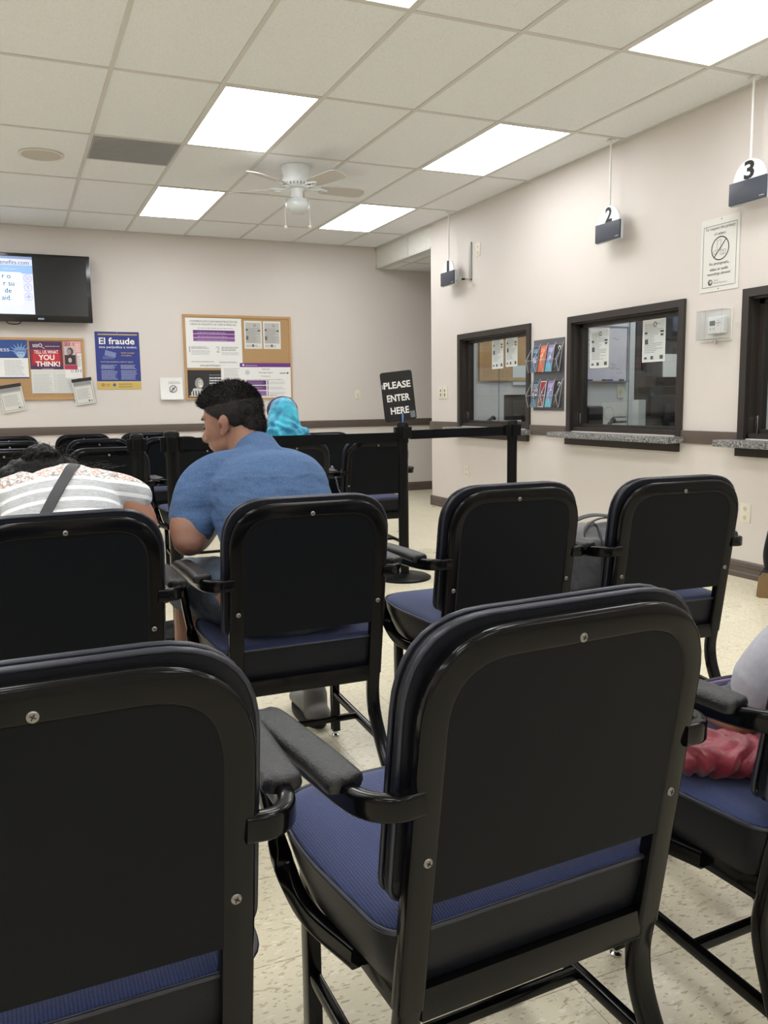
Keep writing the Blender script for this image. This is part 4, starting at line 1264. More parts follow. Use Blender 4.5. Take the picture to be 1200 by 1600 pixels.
# ------------------------------------------------------------------ chairs
def local_chair():
    t = thing('waiting_chair', '', 'chair', (0, 0, 0), 0, 'black steel armchairs in rows')
    k = -0.043/0.268
    def by(z): return (z-0.556)*k     # back plane leans toward -y as z grows
    N = Vector((0, 1, -k)).normalized()
    # back frame
    hw, r = 0.2045, 0.105
    pts = [(-hw, by(0.33), 0.33), (-hw, by(0.835), 0.835), (hw, by(0.835), 0.835), (hw, by(0.33), 0.33)]
    path = fillet(pts, r, 10)
    off = Vector((0, 0.014, 0))
    bm = bmesh.new()
    sweep(bm, [p+off for p in path], rrect(0.040, 0.028, 0.0065, 4), (0, 1, 0))
    obj('back_frame', bm, M['black_metal'], t, auto=50)
    # panel
    def outline(h, zt, zb, rr, dy):
        q = fillet([(-h, 0, zb), (-h, 0, zt), (h, 0, zt), (h, 0, zb)], [0, rr, rr, 0], 9)
        return [Vector((p.x, by(p.z)+dy, p.z)) for p in q]
    def slab(bm, O1, O2, dome=0):
        A = [bm.verts.new(p) for p in O1]; B = [bm.verts.new(p) for p in O2]
        bm.faces.new(A); bm.faces.new(B[::-1])
        n = len(A)
        for i in range(n):
            j = (i+1) % n
            bm.faces.new((A[i], B[i], B[j], A[j]))
    bm = bmesh.new()
    slab(bm, outline(0.192, 0.822, 0.491, 0.095, 0.0012), outline(0.192, 0.822, 0.491, 0.095, 0.02))
    obj('back_panel', bm, M['panel_black'], t)
    # cushion
    def ring(bm, h, zt, zb, rr, dy):
        q = fillet([(-h, 0, zb), (-h, 0, zt), (h, 0, zt), (h, 0, zb)], [0.03, rr, rr, 0.03], 9, closed=True)
        return [bm.verts.new((p.x, by(p.z)+dy, p.z)) for p in q]
    bm = bmesh.new()
    RR = [ring(bm, 0.212, 0.846, 0.50, 0.105, 0.027), ring(bm, 0.231, 0.862, 0.488, 0.115, 0.031), ring(bm, 0.235, 0.866, 0.484, 0.12, 0.045), ring(bm, 0.228, 0.858, 0.492, 0.113, 0.062)]
    for a, b_ in zip(RR, RR[1:]):
        n = len(a)
        for i in range(n):
            j = (i+1) % n
            bm.faces.new((a[i], a[j], b_[j], b_[i]))
    bm.faces.new(RR[0])
    R5 = [ring(bm, 0.20, 0.83, 0.515, 0.095, 0.075), ring(bm, 0.12, 0.76, 0.58, 0.06, 0.083)]
    for a, b_ in ((RR[-1], R5[0]), (R5[0], R5[1])):
        n = len(a)
        for i in range(n):
            j = (i+1) % n
            f = bm.faces.new((a[i], a[j], b_[j], b_[i])); f.material_index = 1
    bm.faces.new(R5[1][::-1]).material_index = 1
    cu_ = obj('back_cushion', bm, [M['vinyl'], M['navy']], t, auto=60)
    for dy, rr in ((0.034, 0.0042), (0.06, 0.0042)):
        bm = bmesh.new()
        q = fillet([(-0.233, 0, 0.487), (-0.233, 0, 0.864), (0.233, 0, 0.864), (0.233, 0, 0.487)], [0.03, 0.117, 0.117, 0.03], 9, closed=True)
        sweep(bm, [Vector((p.x, by(p.z)+dy, p.z)) for p in q], circ(rr, 6), (0, 1, 0), closed=True)
        obj('piping', bm, M['piping'], cu_, smooth=True)
    # screws
    for x, z in ((0, 0.824), (-0.201, 0.556), (0.201, 0.556)):
        bm = bmesh.new()
        lathe(bm, [(0.0064, 0), (0.0064, 0.002), (0.005, 0.0033), (0.002, 0.0036)], n=12, M=Matrix.Rotation(PI/2, 3, 'X'))
        for v in bm.verts: v.co += Vector((x, by(z)+0.0005, z))
        sc_ = obj('screw', bm, M['screw'], t, auto=40)
        bm = bmesh.new()
        for a_ in (0.5, 0.5+PI/2):
            vs = box(bm, -0.0032, 0.0032, -0.0042, -0.0030, -0.0006, 0.0006)
            R_ = Matrix.Rotation(a_, 3, 'Y')
            for v in vs: v.co = R_ @ v.co + Vector((x, by(z)+0.0001, z))
        obj('screw_slot', bm, M['rubber'], sc_)
    # rear legs
    for sg in (-1, 1):
        bm = bmesh.new()
        p = catmull([(hw*sg, by(0.345)+0.014, 0.345), (hw*sg, by(0.29)+0.016, 0.27), (hw*sg, 0.044, 0.20), (0.212*sg, 0.0, 0.105), (0.218*sg, -0.065, 0.012)], 6)
        sweep(bm, p, rrect(0.036, 0.028, 0.008, 3), (0, 1, 0))
        lg = obj('leg', bm, M['black_metal'], t, auto=50)
        bm = bmesh.new(); lathe(bm, [(0.012, 0), (0.014, 0.004), (0.014, 0.012)], c=(0.218*sg, -0.066, 0), n=12)
        obj('glide', bm, M['chrome'], lg, auto=40)
    # front legs
    for sg in (-1, 1):
        bm = bmesh.new()
        box(bm, 0.203*sg-0.013, 0.203*sg+0.013, 0.387, 0.415, 0.02, 0.345, bev=0.003)
        lg = obj('leg', bm, M['black_metal'], t, auto=40)
        bm = bmesh.new(); lathe(bm, [(0.011, 0), (0.013, 0.006), (0.007, 0.01), (0.007, 0.022)], c=(0.203*sg, 0.401, 0), n=12)
        obj('glide', bm, M['chrome'], lg, auto=40)
    # seat rail
    bm = bmesh.new()
    box(bm, -0.19, 0.19, 0.038, 0.062, 0.308, 0.355, bev=0.003)
    box(bm, -0.205, 0.205, 0.40, 0.425, 0.308, 0.352, bev=0.003)
    for sg in (-1, 1): box(bm, 0.203*sg-0.011, 0.203*sg+0.011, 0.06, 0.40, 0.308, 0.352, bev=0.003)
    obj('seat_frame', bm, M['black_metal'], t, auto=40)
    # stretchers
    for sg in (-1, 1):
        bm = bmesh.new()
        sweep(bm, [(0.21*sg, 0.02, 0.135), (0.203*sg, 0.39, 0.15)], rrect(0.02, 0.02, 0.004, 2), (0, 0, 1))
        obj('side_stretcher', bm, M['black_metal'], t, auto=40)
    bm = bmesh.new()
    sweep(bm, [(-0.205, 0.20, 0.143), (0.205, 0.20, 0.143)], rrect(0.02, 0.018, 0.004, 2), (0, 0, 1))
    obj('cross_stretcher', bm, M['black_metal'], t, auto=40)
    # seat
    def seat_ring(bm, ins, z, mi=None):
        q = fillet([(-0.238, 0.034, 0), (-0.262, 0.30, 0), (-0.232, 0.485, 0), (0.232, 0.485, 0), (0.262, 0.30, 0), (0.238, 0.034, 0)], [0.05, 0.08, 0.09, 0.09, 0.08, 0.05], 6, closed=True)
        c = Vector((0, 0.25, 0))
        out = []
        for p in q:
            d = p-c
            s = Vector((d.x*(1-ins/0.25), d.y*(1-ins/0.235), 0))
            out.append(bm.verts.new((c.x+s.x, c.y+s.y, z)))
        return out
    bm = bmesh.new()
    RR = [seat_ring(bm, a, z) for a, z in ((0.03, 0.340), (0.022, 0.350), (0.012, 0.385), (0.004, 0.415), (0.0, 0.443))]
    for a, b_ in zip(RR, RR[1:]):
        for i in range(len(a)):
            j = (i+1) % len(a)
            bm.faces.new((a[i], a[j], b_[j], b_[i]))
    bm.faces.new(RR[0])
    bm.faces.new(RR[-1][::-1])
    st = obj('seat', bm, M['vinyl'], t, auto=60)
    bm = bmesh.new()
    RR = [seat_ring(bm, a, z) for a, z in ((0.002, 0.443), (0.006, 0.448), (0.03, 0.453), (0.07, 0.457), (0.13, 0.461), (0.2, 0.463))]
    for a, b_ in zip(RR, RR[1:]):
        for i in range(len(a)):
            j = (i+1) % len(a)
            bm.faces.new((a[i], a[j], b_[j], b_[i]))
    bm.faces.new(RR[-1][::-1]); bm.faces.new(RR[0])
    obj('seat_fabric', bm, M['navy'], st, smooth=True)
    bm = bmesh.new()
    q = seat_ring(bm, -0.001, 0.4445)
    qq = [v.co.copy() for v in q]
    bm.free(); bm = bmesh.new()
    sweep(bm, qq, circ(0.0038, 6), (0, 0, 1), closed=True)
    obj('piping', bm, M['piping'], st, smooth=True)
    # arms
    for sg in (-1, 1):
        bm = bmesh.new()
        pts = [(-0.212, -0.008, 0.643), (-0.250, -0.004, 0.641), (-0.277, 0.04, 0.637), (-0.284, 0.15, 0.631), (-0.290, 0.29, 0.629), (-0.290, 0.365, 0.615), (-0.282, 0.397, 0.54), (-0.270, 0.388, 0.45), (-0.258, 0.355, 0.37), (-0.246, 0.29, 0.332), (-0.222, 0.17, 0.330)]
        P_ = catmull([Vector((abs(p[0])*sg, p[1], p[2])) for p in pts], 6)
        n = len(P_)
        side = Vector((sg, 0, 0))
        def upv(i, P_=P_, n=n, side=side):
            t_ = (P_[min(i+1, n-1)]-P_[max(i-1, 0)]).normalized()
            if i < 14: return Vector((0, 0, 1))
            return side.cross(t_)
        # flat bar: keep the wide side upright at the rear, then sideways
        sweep(bm, P_, rrect(0.022, 0.033, 0.006, 3), lambda i: (Vector((0, 0, 1)) if i < 24 else Vector((0, 1, 0.15)) if i < 44 else Vector((0, 0.5, 1))))
        am = obj('arm', bm, M['black_metal'], t, auto=50)
        bm = bmesh.new()
        pp = catmull([Vector((s_*sg, y, z)) for s_, y, z in ((0.2795, 0.058, 0.651), (0.281, 0.075, 0.654), (0.283, 0.15, 0.654), (0.287, 0.22, 0.653), (0.290, 0.30, 0.651), (0.291, 0.345, 0.645), (0.290, 0.362, 0.636))], 5)
        n = len(pp)
        prof = [(-0.024, -0.013), (-0.0265, -0.004), (-0.025, 0.004), (-0.020, 0.009), (-0.012, 0.0115), (0, 0.0095), (0.012, 0.0115), (0.020, 0.009), (0.025, 0.004), (0.0265, -0.004), (0.024, -0.013), (0.01, -0.017), (-0.01, -0.017)]
        sc = [1.0]*n
        for q_, v_ in ((0, .72), (1, .84), (2, .92), (3, .96), (4, .99)): sc[q_] = v_; sc[-1-q_] = v_
        sweep(bm, pp, prof, (0, 0, 1), scale=sc)
        obj('arm_pad', bm, M['arm_pad'], am, auto=60)
    return t

def copy_tree(o, parent=None):
    c = o.copy()
    COL.objects.link(c)
    if parent is not None: c.parent = parent
    for ch in list(o.children):
        copy_tree(ch, c)
    return c

proto = local_chair()
CH = [
    (0.632, 0.879, 0.054, 'nearest full chair back in front of the camera, empty blue seat'),
    (-0.002, 0.890, 0.021, 'black armchair cut off by the bottom left corner, worn top rail'),
    (1.268, 0.865, 0.04, 'black armchair at the right edge with the red bundle on its seat'),
    (0.720, 2.165, -0.018, 'black armchair the man in the blue T-shirt sits on'),
    (0.093, 2.121, 0.057, 'black armchair the woman in the striped top sits on'),
    (1.368, 2.162, -0.008, 'empty black armchair right of the man, in the second row'),
    (1.935, 2.081, -0.079, 'black armchair with the grey bag, rightmost of the second row'),
    (-0.06, 5.45, 0.0, 'black chair in the third row at the left edge, behind the hair bun'),
    (0.510, 5.26, 0.0, 'black chair in the third row directly left of the far barrier post'),
    (1.10, 5.30, 0.0, 'black chair in the third row just left of the man’s face'),
    (1.655, 5.21, 0.0, 'black chair the person in the turquoise headscarf sits on'),
    (2.235, 5.23, -0.03, 'black chair left of the PLEASE ENTER HERE post, purse on its seat'),
    (-0.031, 6.65, 0.0, 'black chair in the fourth row at the left edge'),
    (0.581, 6.65, 0.0, 'black chair in the fourth row, middle of the three stepped backs'),
    (1.12, 6.65, 0.0, 'black chair in the fourth row seen between the two barrier posts'),
    (2.36, 6.62, 0.0, 'black chair in the fourth row left of the chair with the purse'),
    (-0.04, 7.86, 0.0, 'black chair in the row nearest the back wall, at the left edge'),
    (0.56, 7.87, 0.0, 'black chair nearest the back wall, highest of the three stepped backs'),
    (1.10, 7.87, 0.0, 'black chair nearest the back wall seen between the two barrier posts'),
]
for i, (x, y, a, lb) in enumerate(CH):
    o = proto if i == 0 else copy_tree(proto)
    o.location = (x, y, 0); o.rotation_euler = (0, 0, a)
    o['label'] = lb

# ------------------------------------------------------------------ barrier posts
def stanchion(x, y, h, label, rb=0.032, base=True):
    t = thing('barrier_post', label, 'barrier post', (x, y, 0), math.radians(-6), 'black belt barrier posts')
    bm = bmesh.new(); lathe(bm, [(0.17, 0), (0.17, 0.012), (0.15, 0.022), (0.05, 0.03), (0.04, 0.034)], n=48)
    obj('base', bm, M['post_black'], t, auto=40)
    bm = bmesh.new(); lathe(bm, [(rb, 0.03), (rb, h-0.12)], n=28)
    obj('pole', bm, M['post_black'], t, auto=40)
    bm = bmesh.new(); lathe(bm, [(rb+0.004, h-0.125), (rb+0.005, h-0.12), (rb+0.005, h-0.012), (rb+0.001, h-0.003), (rb-0.004, h)], n=28)
    hd = obj('head', bm, M['post_black'], t, auto=40)
    for k in range(4):
        a = PI/2*k
        bm = bmesh.new()
        vs = box(bm, rb, rb+0.022, -0.021, 0.021, h-0.10, h-0.028, bev=0.002)
        bmesh.ops.rotate(bm, verts=bm.verts, cent=(0, 0, 0), matrix=Matrix.Rotation(a, 3, 'Z'))
        obj('belt_slot', bm, M['post_black'], hd)
    return t
P1 = stanchion(2.215, 4.762, 0.985, 'black barrier post carrying the PLEASE ENTER HERE sign')
P2 = stanchion(2.95, 4.665, 0.985, 'black barrier post at the right end of the belt')
P3 = stanchion(0.696, 4.137, 0.99, 'black barrier post between the woman and the man')
P4 = stanchion(0.631, 4.908, 0.955, 'slim black barrier post left of the nearer post, behind the woman')
def belt(a, b, za, zb, par, sag=0.0):
    bm = bmesh.new()
    A, B = Vector(a), Vector(b)
    d = (B-A).normalized(); n = Vector((-d.y, d.x, 0))
    N = 16
    rows = []
    for i in range(N+1):
        u = i/N
        p = A.lerp(B, u); zt = za+(zb-za)*u-sag*4*u*(1-u)
        rows.append([bm.verts.new((p.x+n.x*s, p.y+n.y*s, z)) for s, z in ((-.001, zt), (.001, zt), (.001, zt-.056), (-.001, zt-.056))])
    for r0, r1 in zip(rows, rows[1:]):
        for i in range(4):
            j = (i+1) % 4
            bm.faces.new((r0[i], r0[j], r1[j], r1[i]))
    bm.faces.new(rows[0]); bm.faces.new(rows[-1][::-1])
    o = obj('retractable_belt', bm, M['belt'])
    return o
o = belt((2.26, 4.756), (2.91, 4.67), 0.935, 0.945, P1)
tag(o, 'black belt stretched from the sign post to the right-hand post', 'belt', 'barrier belts')
o = belt((0.735, 4.153), (2.17, 4.743), 0.955, 0.925, P1, 0.002)
tag(o, 'long black belt stretched from the sign post left behind the man', 'belt', 'barrier belts')
# sign
t = thing('enter_sign', 'black tilted sign reading PLEASE ENTER HERE on the barrier post', 'sign', (2.215, 4.762, 0.965), math.radians(-20))
bm = bmesh.new(); lathe(bm, [(0.034, 0), (0.034, 0.012), (0.012, 0.016), (0.011, 0.05)], n=20)
obj('stem', bm, M['post_black'], t, auto=40)
SR = Matrix.Rotation(math.radians(-6), 4, 'Y')
bm = bmesh.new()
q = fillet([(-0.105, 0, 0.03), (0.093, 0, 0.03), (0.093, 0, 0.335), (-0.105, 0, 0.335)], 0.018, 5, closed=True)
A = [bm.verts.new(SR @ Vector((p.x, -0.006, p.z))) for p in q]; B = [bm.verts.new(SR @ Vector((p.x, 0.006, p.z))) for p in q]
bm.faces.new(A); bm.faces.new(B[::-1])
for i in range(len(A)):
    j = (i+1) % len(A); bm.faces.new((A[i], B[i], B[j], A[j]))
obj('board', bm, mat('sign_black', (20, 21, 22), 0.3), t, auto=40)
ar = Art(SR @ Vector((-0.006, -0.0065, 0)), SR.to_3x3() @ Vector((1, 0, 0)), SR.to_3x3() @ Vector((0, 0, 1)))
ar.rect(-0.095, 0.235, -0.078, 0.262, (140, 136, 150), 0.0008)
ar.done('tape_scrap', t)
ar = Art(SR @ Vector((-0.006, -0.0065, 0)), SR.to_3x3() @ Vector((1, 0, 0)), SR.to_3x3() @ Vector((0, 0, 1)))
ar.rect(0.062, 0.045, 0.092, 0.085, (110, 114, 122), 0.0008)
ar.done('tape_scrap', t)
for s_, z_, hw_ in (('PLEASE', 0.232, 0.083), ('ENTER', 0.153, 0.071), ('HERE', 0.075, 0.057)):
    ar = Art(SR @ Vector((-0.006, -0.0065, 0)), SR.to_3x3() @ Vector((1, 0, 0)), SR.to_3x3() @ Vector((0, 0, 1)))
    ar.text(s_, -hw_, hw_, z_, z_+0.042, (226, 226, 226), 0.001, 0.025)
    ar.done('word_' + s_.lower(), t)
bm = bmesh.new(); tube(bm, [(0.0, -0.012, 0.02), (0.0, -0.014, 0.075)], 0.006, 8, smooth=False)
obj('clip', bm, mat('blue_clip', (90, 130, 190), 0.3), t, auto=40)

# ------------------------------------------------------------------ behind the windows
def paper_on_glass(y0, y1, z0, z1, label, x=RX+0.066):
    t = thing('posted_notice', label, 'notice', group='notices taped to the window glass')
    sheet('paper', -y1, -y0, z0, z1, 'right', x, M['paper2'], 0.001, parent=t)
    ar = Art((x-0.0013, 0, 0), (0, -1, 0), (0, 0, 1))
    u0, u1 = -y1, -y0; W_ = u1-u0; H_ = z1-z0
    ar.rect(u0+.04*W_, z0+.04*H_, u1-.04*W_, z1-.03*H_, (206, 210, 208), .0003)
    ar.lines(u0+.1*W_, u1-.1*W_, z0+.22*H_, z1-.08*H_, 17, (130, 134, 134), t=.35, ragged=.5)
    ar.ring(u0+.55*W_, z1-.12*H_, .05*W_, .075*W_, (50, 50, 52), .001)
    for a, b_, w_, h_ in ((.1, .66, .12, .05), (.78, .68, .16, .045), (.8, .6, .12, .05), (.12, .42, .14, .12), (.38, .06, .12, .08), (.78, .06, .14, .09), (.1, .07, .12, .05)):
        ar.rect(u0+a*W_, z0+b_*H_, u0+(a+w_)*W_, z0+(b_+h_)*H_, (70, 74, 76), .0012)
    ar.done('print', t)
paper_on_glass(6.735, 6.935, 1.40, 1.71, 'left notice on the far window glass')
paper_on_glass(6.50, 6.695, 1.41, 1.715, 'right notice on the far window glass')
paper_on_glass(5.235, 5.462, 1.348, 1.64, 'left notice on the middle window glass, over the whiteboard')
paper_on_glass(4.63, 4.862, 1.365, 1.66, 'right notice on the middle window glass, over the dark door')
# cork board in the far office
t = thing('office_noticeboard', 'oak-framed cork board inside the office behind the far window', 'noticeboard')
bxo('cork_panel', (4.62, 5.5, 7.935, 7.949, 1.33, 1.93), M['cork'], t)
bm = bmesh.new()
for d in ((4.60, 4.635), (5.485, 5.52)): box(bm, d[0], d[1], 7.92, 7.949, 1.315, 1.945)
for d in ((1.315, 1.35), (1.91, 1.945)): box(bm, 4.635, 5.485, 7.92, 7.949, d[0], d[1])
obj('frame', bm, M['wood'], t)
o = bxo('memo_sheet', (5.02, 5.2, 7.93, 7.934, 1.27, 1.48), flat((206, 216, 218))); tag(o, 'pale sheet pinned low on the far office cork board', 'paper')
# whiteboard
t = thing('whiteboard', 'whiteboard with faint handwriting behind the middle window', 'whiteboard')
bxo('board', (4.235, 4.87, 5.885, 5.899, 1.262, 1.71), mat('whiteboard', (214, 210, 220), 0.2), t)
bm = bmesh.new(); box(bm, 4.235, 4.885, 5.86, 5.899, 1.25, 1.262); box(bm, 4.87, 4.882, 5.88, 5.899, 1.262, 1.72); box(bm, 4.235, 4.87, 5.88, 5.899, 1.71, 1.72)
obj('frame', bm, mat('alu', (150, 152, 160), 0.4, metal=0.5), t)
ar = Art((0, 5.884, 0), (1, 0, 0), (0, 0, 1))
def scrawl(x, z, wd, col):
    n = int(wd/0.012)
    pts = [(x+i*0.012, z+random.uniform(-.011, .013)) for i in range(n+1)]
    for p, q in zip(pts, pts[1:]):
        d = (Vector(q)-Vector(p)).normalized(); nn = Vector((-d.y, d.x))*0.0014
        ar.poly([(p[0]-nn.x, p[1]-nn.y), (q[0]-nn.x, q[1]-nn.y), (q[0]+nn.x, q[1]+nn.y), (p[0]+nn.x, p[1]+nn.y)], col)
for x, z, wd, c in ((4.42, 1.665, .06, (96, 80, 84)), (4.43, 1.60, .10, (96, 80, 84)), (4.43, 1.56, .09, (96, 80, 84)), (4.72, 1.61, .07, (86, 86, 100)), (4.47, 1.50, .07, (96, 80, 84)), (4.44, 1.43, .08, (160, 90, 110)), (4.44, 1.37, .10, (160, 90, 110)), (4.70, 1.40, .07, (90, 110, 180)), (4.72, 1.365, .08, (90, 110, 180)), (4.76, 1.33, .06, (90, 110, 180)), (4.66, 1.37, .08, (160, 90, 110))):
    scrawl(x, z, wd, c)
ar.done('handwriting', t)
for k, x in enumerate((4.45, 4.6, 4.66, 4.78)):
    bm = bmesh.new(); sweep(bm, [(x, 5.866, 1.268), (x+.05, 5.868, 1.268)], circ(.006, 8), (0, 0, 1))
    tag(obj('marker_pen', bm, flat([(60, 60, 140), (40, 40, 50), (80, 60, 150), (50, 50, 60)][k])), 'marker pen lying on the whiteboard tray behind the middle window', 'pen', 'marker pens on the whiteboard tray')
# dark door
d1 = struct(bxo('door_1', (4.99, 5.90, 5.91, 5.95, 0, 2.0), mat('dark_door', (66, 60, 58), 0.45), None, bev=0.003))
bm = bmesh.new(); lathe(bm, [(0.028, 0), (0.028, 0.01), (0.012, 0.015), (0.012, 0.04), (0.026, 0.05), (0.02, 0.07)], n=16, M=Matrix.Rotation(PI/2, 3, 'X'))
for v in bm.verts: v.co += Vector((5.83, 5.91, 0.98))
obj('door_handle', bm, M['chrome'], d1, auto=40)
bxo('door_notice_holder', (5.05, 5.15, 5.895, 5.91, 1.35, 1.62), mat('holder_black', (34, 34, 36), 0.4), d1)
bxo('door_notice_holder', (5.30, 5.44, 5.895, 5.91, 1.62, 1.86), mat('holder_black', (34, 34, 36), 0.4), d1)
o = bxo('door_sheet', (5.285, 5.45, 5.90, 5.9095, 1.288, 1.494), M['paper2']); tag(o, 'white sheet taped to the dark door behind the middle window', 'paper')
t = thing('light_switch', 'ivory light switch under the whiteboard behind the middle window', 'switch', (4.82, 5.9, 1.175))
bxo('cover_plate', (-0.036, 0.036, -0.006, 0, -0.058, 0.058), M['ivory'], t, bev=0.002); bxo('toggle', (-0.005, 0.005, -0.016, -0.006, -0.01, 0.012), M['ivory'], t)
# desks, monitors, chairs, phones in the offices
DM = mat('desk_laminate', (150, 146, 140), 0.4)
for k, (y0, y1) in enumerate(((6.02, 7.9), (4.22, 5.86), (2.3, 4.06))):
    t = thing('office_desk', 'grey office desk behind the %s window' % ('far', 'middle', 'nearest')[k], 'desk')
    bxo('desk_top', (RX+0.14, RX+0.80, y0, y1, 0.79, 0.82), DM, t, bev=0.003)
    for yy in (y0+0.02, y1-0.05): bxo('side_panel', (RX+0.16, RX+0.78, yy, yy+0.03, 0, 0.79), DM, t)
def monitor(x, y, rz, wd, hg, label):
    t = thing('computer_monitor', label, 'monitor', (x, y, 0.82), rz)
    bm = bmesh.new()
    z0 = 0.10
    box(bm, -wd/2, wd/2, -0.012, 0.012, z0, z0+hg, bev=0.006); box(bm, -wd*.3, wd*.3, -0.03, -0.01, z0+hg*.2, z0+hg*.75, bev=0.008)
    obj('screen_housing', bm, M['screen_dark'], t, auto=40)
    bm = bmesh.new(); box(bm, -0.03, 0.03, -0.045, -0.025, 0.008, z0+hg*.5, bev=0.003)
    obj('stand', bm, M['screen_dark'], t, auto=40)
    bm = bmesh.new(); box(bm, -0.11, 0.11, -0.12, 0.06, 0, 0.012, bev=0.004)
    obj('stand_base', bm, M['screen_dark'], t, auto=40)
    return t
m2 = monitor(4.60, 5.12, math.radians(4), 0.54, 0.28, 'black monitor seen from behind through the middle window')
ar = Art((-0.13, -0.0125, 0.31), (1, 0, 0), (0, 0, 1)); ar.ring(0, 0, .017, .021, (130, 130, 134), .001); ar.rect(-.01, -.003, .01, .003, (130, 130, 134), .001); ar.done('badge', m2)
monitor(5.02, 5.42, math.radians(-10), 0.42, 0.36, 'second black monitor deeper behind the middle window')
monitor(4.47, 6.90, math.radians(10), 0.44, 0.24, 'black monitor seen from behind through the far window')
monitor(4.55, 3.2, math.radians(10), 0.44, 0.20, 'black monitor behind the nearest window at the right edge')
o = bxo('document_stand', (4.30, 4.37, 5.05, 5.13, 0.82, 1.10), mat('silver_box', (176, 178, 180), 0.35), None, bev=0.004); tag(o, 'upright silver box standing before the monitor in the middle window', 'box')
def desk_phone(x, y, rz, label):
    t = thing('desk_phone', label, 'telephone', (x, y, 0.853 if x < RX+.13 else 0.82), rz)
    bm = bmesh.new()
    A = [(-.09, -.1, 0), (.09, -.1, 0), (.09, .1, 0), (-.09, .1, 0), (-.09, -.1, .02), (.09, -.1, .02), (.09, .1, .07), (-.09, .1, .07)]
    vs = [bm.verts.new(p) for p in A]
    for f in ((0,3,2,1),(4,5,6,7),(0,1,5,4),(1,2,6,5),(2,3,7,6),(3,0,4,7)): bm.faces.new([vs[i] for i in f])
    bmesh.ops.bevel(bm, geom=bm.edges[:], offset=.006, segments=2, affect='EDGES')
    obj('base', bm, M['screen_dark'], t, auto=40)
    bm = bmesh.new(); tube(bm, [(-.055, -.10, .05), (-.06, -.07, .085), (-.06, 0, .105), (-.06, .07, .125), (-.055, .10, .105)], .016, 8)
    obj('handset', bm, M['screen_dark'], t, smooth=True)
desk_phone(4.34, 7.15, -0.9, 'black desk phone behind the far window at its left corner')
desk_phone(4.42, 5.42, -0.9, 'black desk phone behind the middle window beside the office chair')
desk_phone(4.34, 3.62, -0.9, 'black desk phone behind the nearest window')
def office_chair(x, y, rz, label):
    t = thing('office_chair', label, 'chair', (x, y, 0), rz)
    bm = bmesh.new(); ellip(bm, (0, 0, 0.50), (.25, .25, .06)); obj('seat', bm, M['vinyl'], t, smooth=True)
    bm = bmesh.new(); box(bm, -.21, .21, -.26, -.18, .58, 1.06, bev=.035, seg=4); obj('backrest', bm, M['vinyl'], t, auto=60)
    bm = bmesh.new(); lathe(bm, [(.03, .08), (.03, .46)], n=16); obj('column', bm, M['post_black'], t, auto=40)
    for k in range(5):
        a = 2*PI*k/5
        bm = bmesh.new(); sweep(bm, [(0, 0, .09), (.28*math.cos(a), .28*math.sin(a), .06)], rrect(.03, .03, .006, 2), (0, 0, 1))
        lg = obj('base_arm', bm, M['post_black'], t, auto=40)
        bm = bmesh.new(); ellip(bm, (.28*math.cos(a), .28*math.sin(a), .03), (.03, .03, .03), n=10); obj('caster', bm, M['rubber'], lg, smooth=True)
    for sg in (-1, 1):
        bm = bmesh.new(); tube(bm, [(.24*sg, -.15, .5), (.27*sg, -.12, .68), (.27*sg, .12, .69)], .015, 8); obj('armrest', bm, M['post_black'], t, smooth=True)
    bm = bmesh.new(); box(bm, -.04, .04, -.20, -.17, .44, .7); obj('back_bracket', bm, M['post_black'], t)
office_chair(5.50, 4.75, -1.2, 'black office chair behind the monitor in the middle office')
o = thing('document_tray', 'black chair-back shaped file tray on the desk in the middle window', 'tray', (4.30, 5.62, 0.82))  # block on the desk stands in for an office chair's backrest
bm = bmesh.new(); box(bm, -.10, .12, -.02, .09, 0.0, .235, bev=.03, seg=4); obj('tray_body', bm, M['vinyl'], o, auto=50)
t = thing('counter_sign', 'white printed sign lying on the desk behind the middle window', 'sign', (4.62, 5.72, 0.82))
bxo('card', (-0.14, 0.14, 0.0, 0.006, 0.0, 0.26), M['paper2'], t)
ar = Art((0, -0.0005, 0), (1, 0, 0), (0, 0, 1)); ar.lines(-.02, .12, .13, .16, 1, (120, 120, 120), ragged=0); ar.lines(-.03, .13, .085, .115, 1, (60, 60, 62), t=.7, ragged=0); ar.lines(-.03, .1, .035, .065, 1, (60, 60, 62), t=.7, ragged=0)
ar.ring(-.06, .17, .05, .053, (150, 150, 150)); ar.done('print', t)

# ------------------------------------------------------------------ people
def fold(scale, amp, seed=0.0, st=(1, 1, 1)):
    def f(co):
        p = Vector((co.x*st[0]+seed, co.y*st[1], co.z*st[2]))*scale
        n = noise.noise(p)
        return amp*(abs(n)*2-0.6) + amp*0.4*noise.noise(p*2.3)
    return f

def spikes(bm, surf_pts, length, lean, r=0.0014):
    for co, no in surf_pts:
        d = (no+lean+Vector((random.uniform(-.4, .4), random.uniform(-.4, .4), random.uniform(-.4, .4)))).normalized()
        L_ = length*random.uniform(.5, 1.2)
        a = d.orthogonal().normalized(); b_ = d.cross(a)
        base = [bm.verts.new(co-no*.003+a*r*math.cos(t)+b_*r*math.sin(t)) for t in (0, 2.09, 4.19)]
        tip = bm.verts.new(co+d*L_)
        bm.faces.new(base)
        for i in range(3): bm.faces.new((base[i], base[(i+1) % 3], tip))

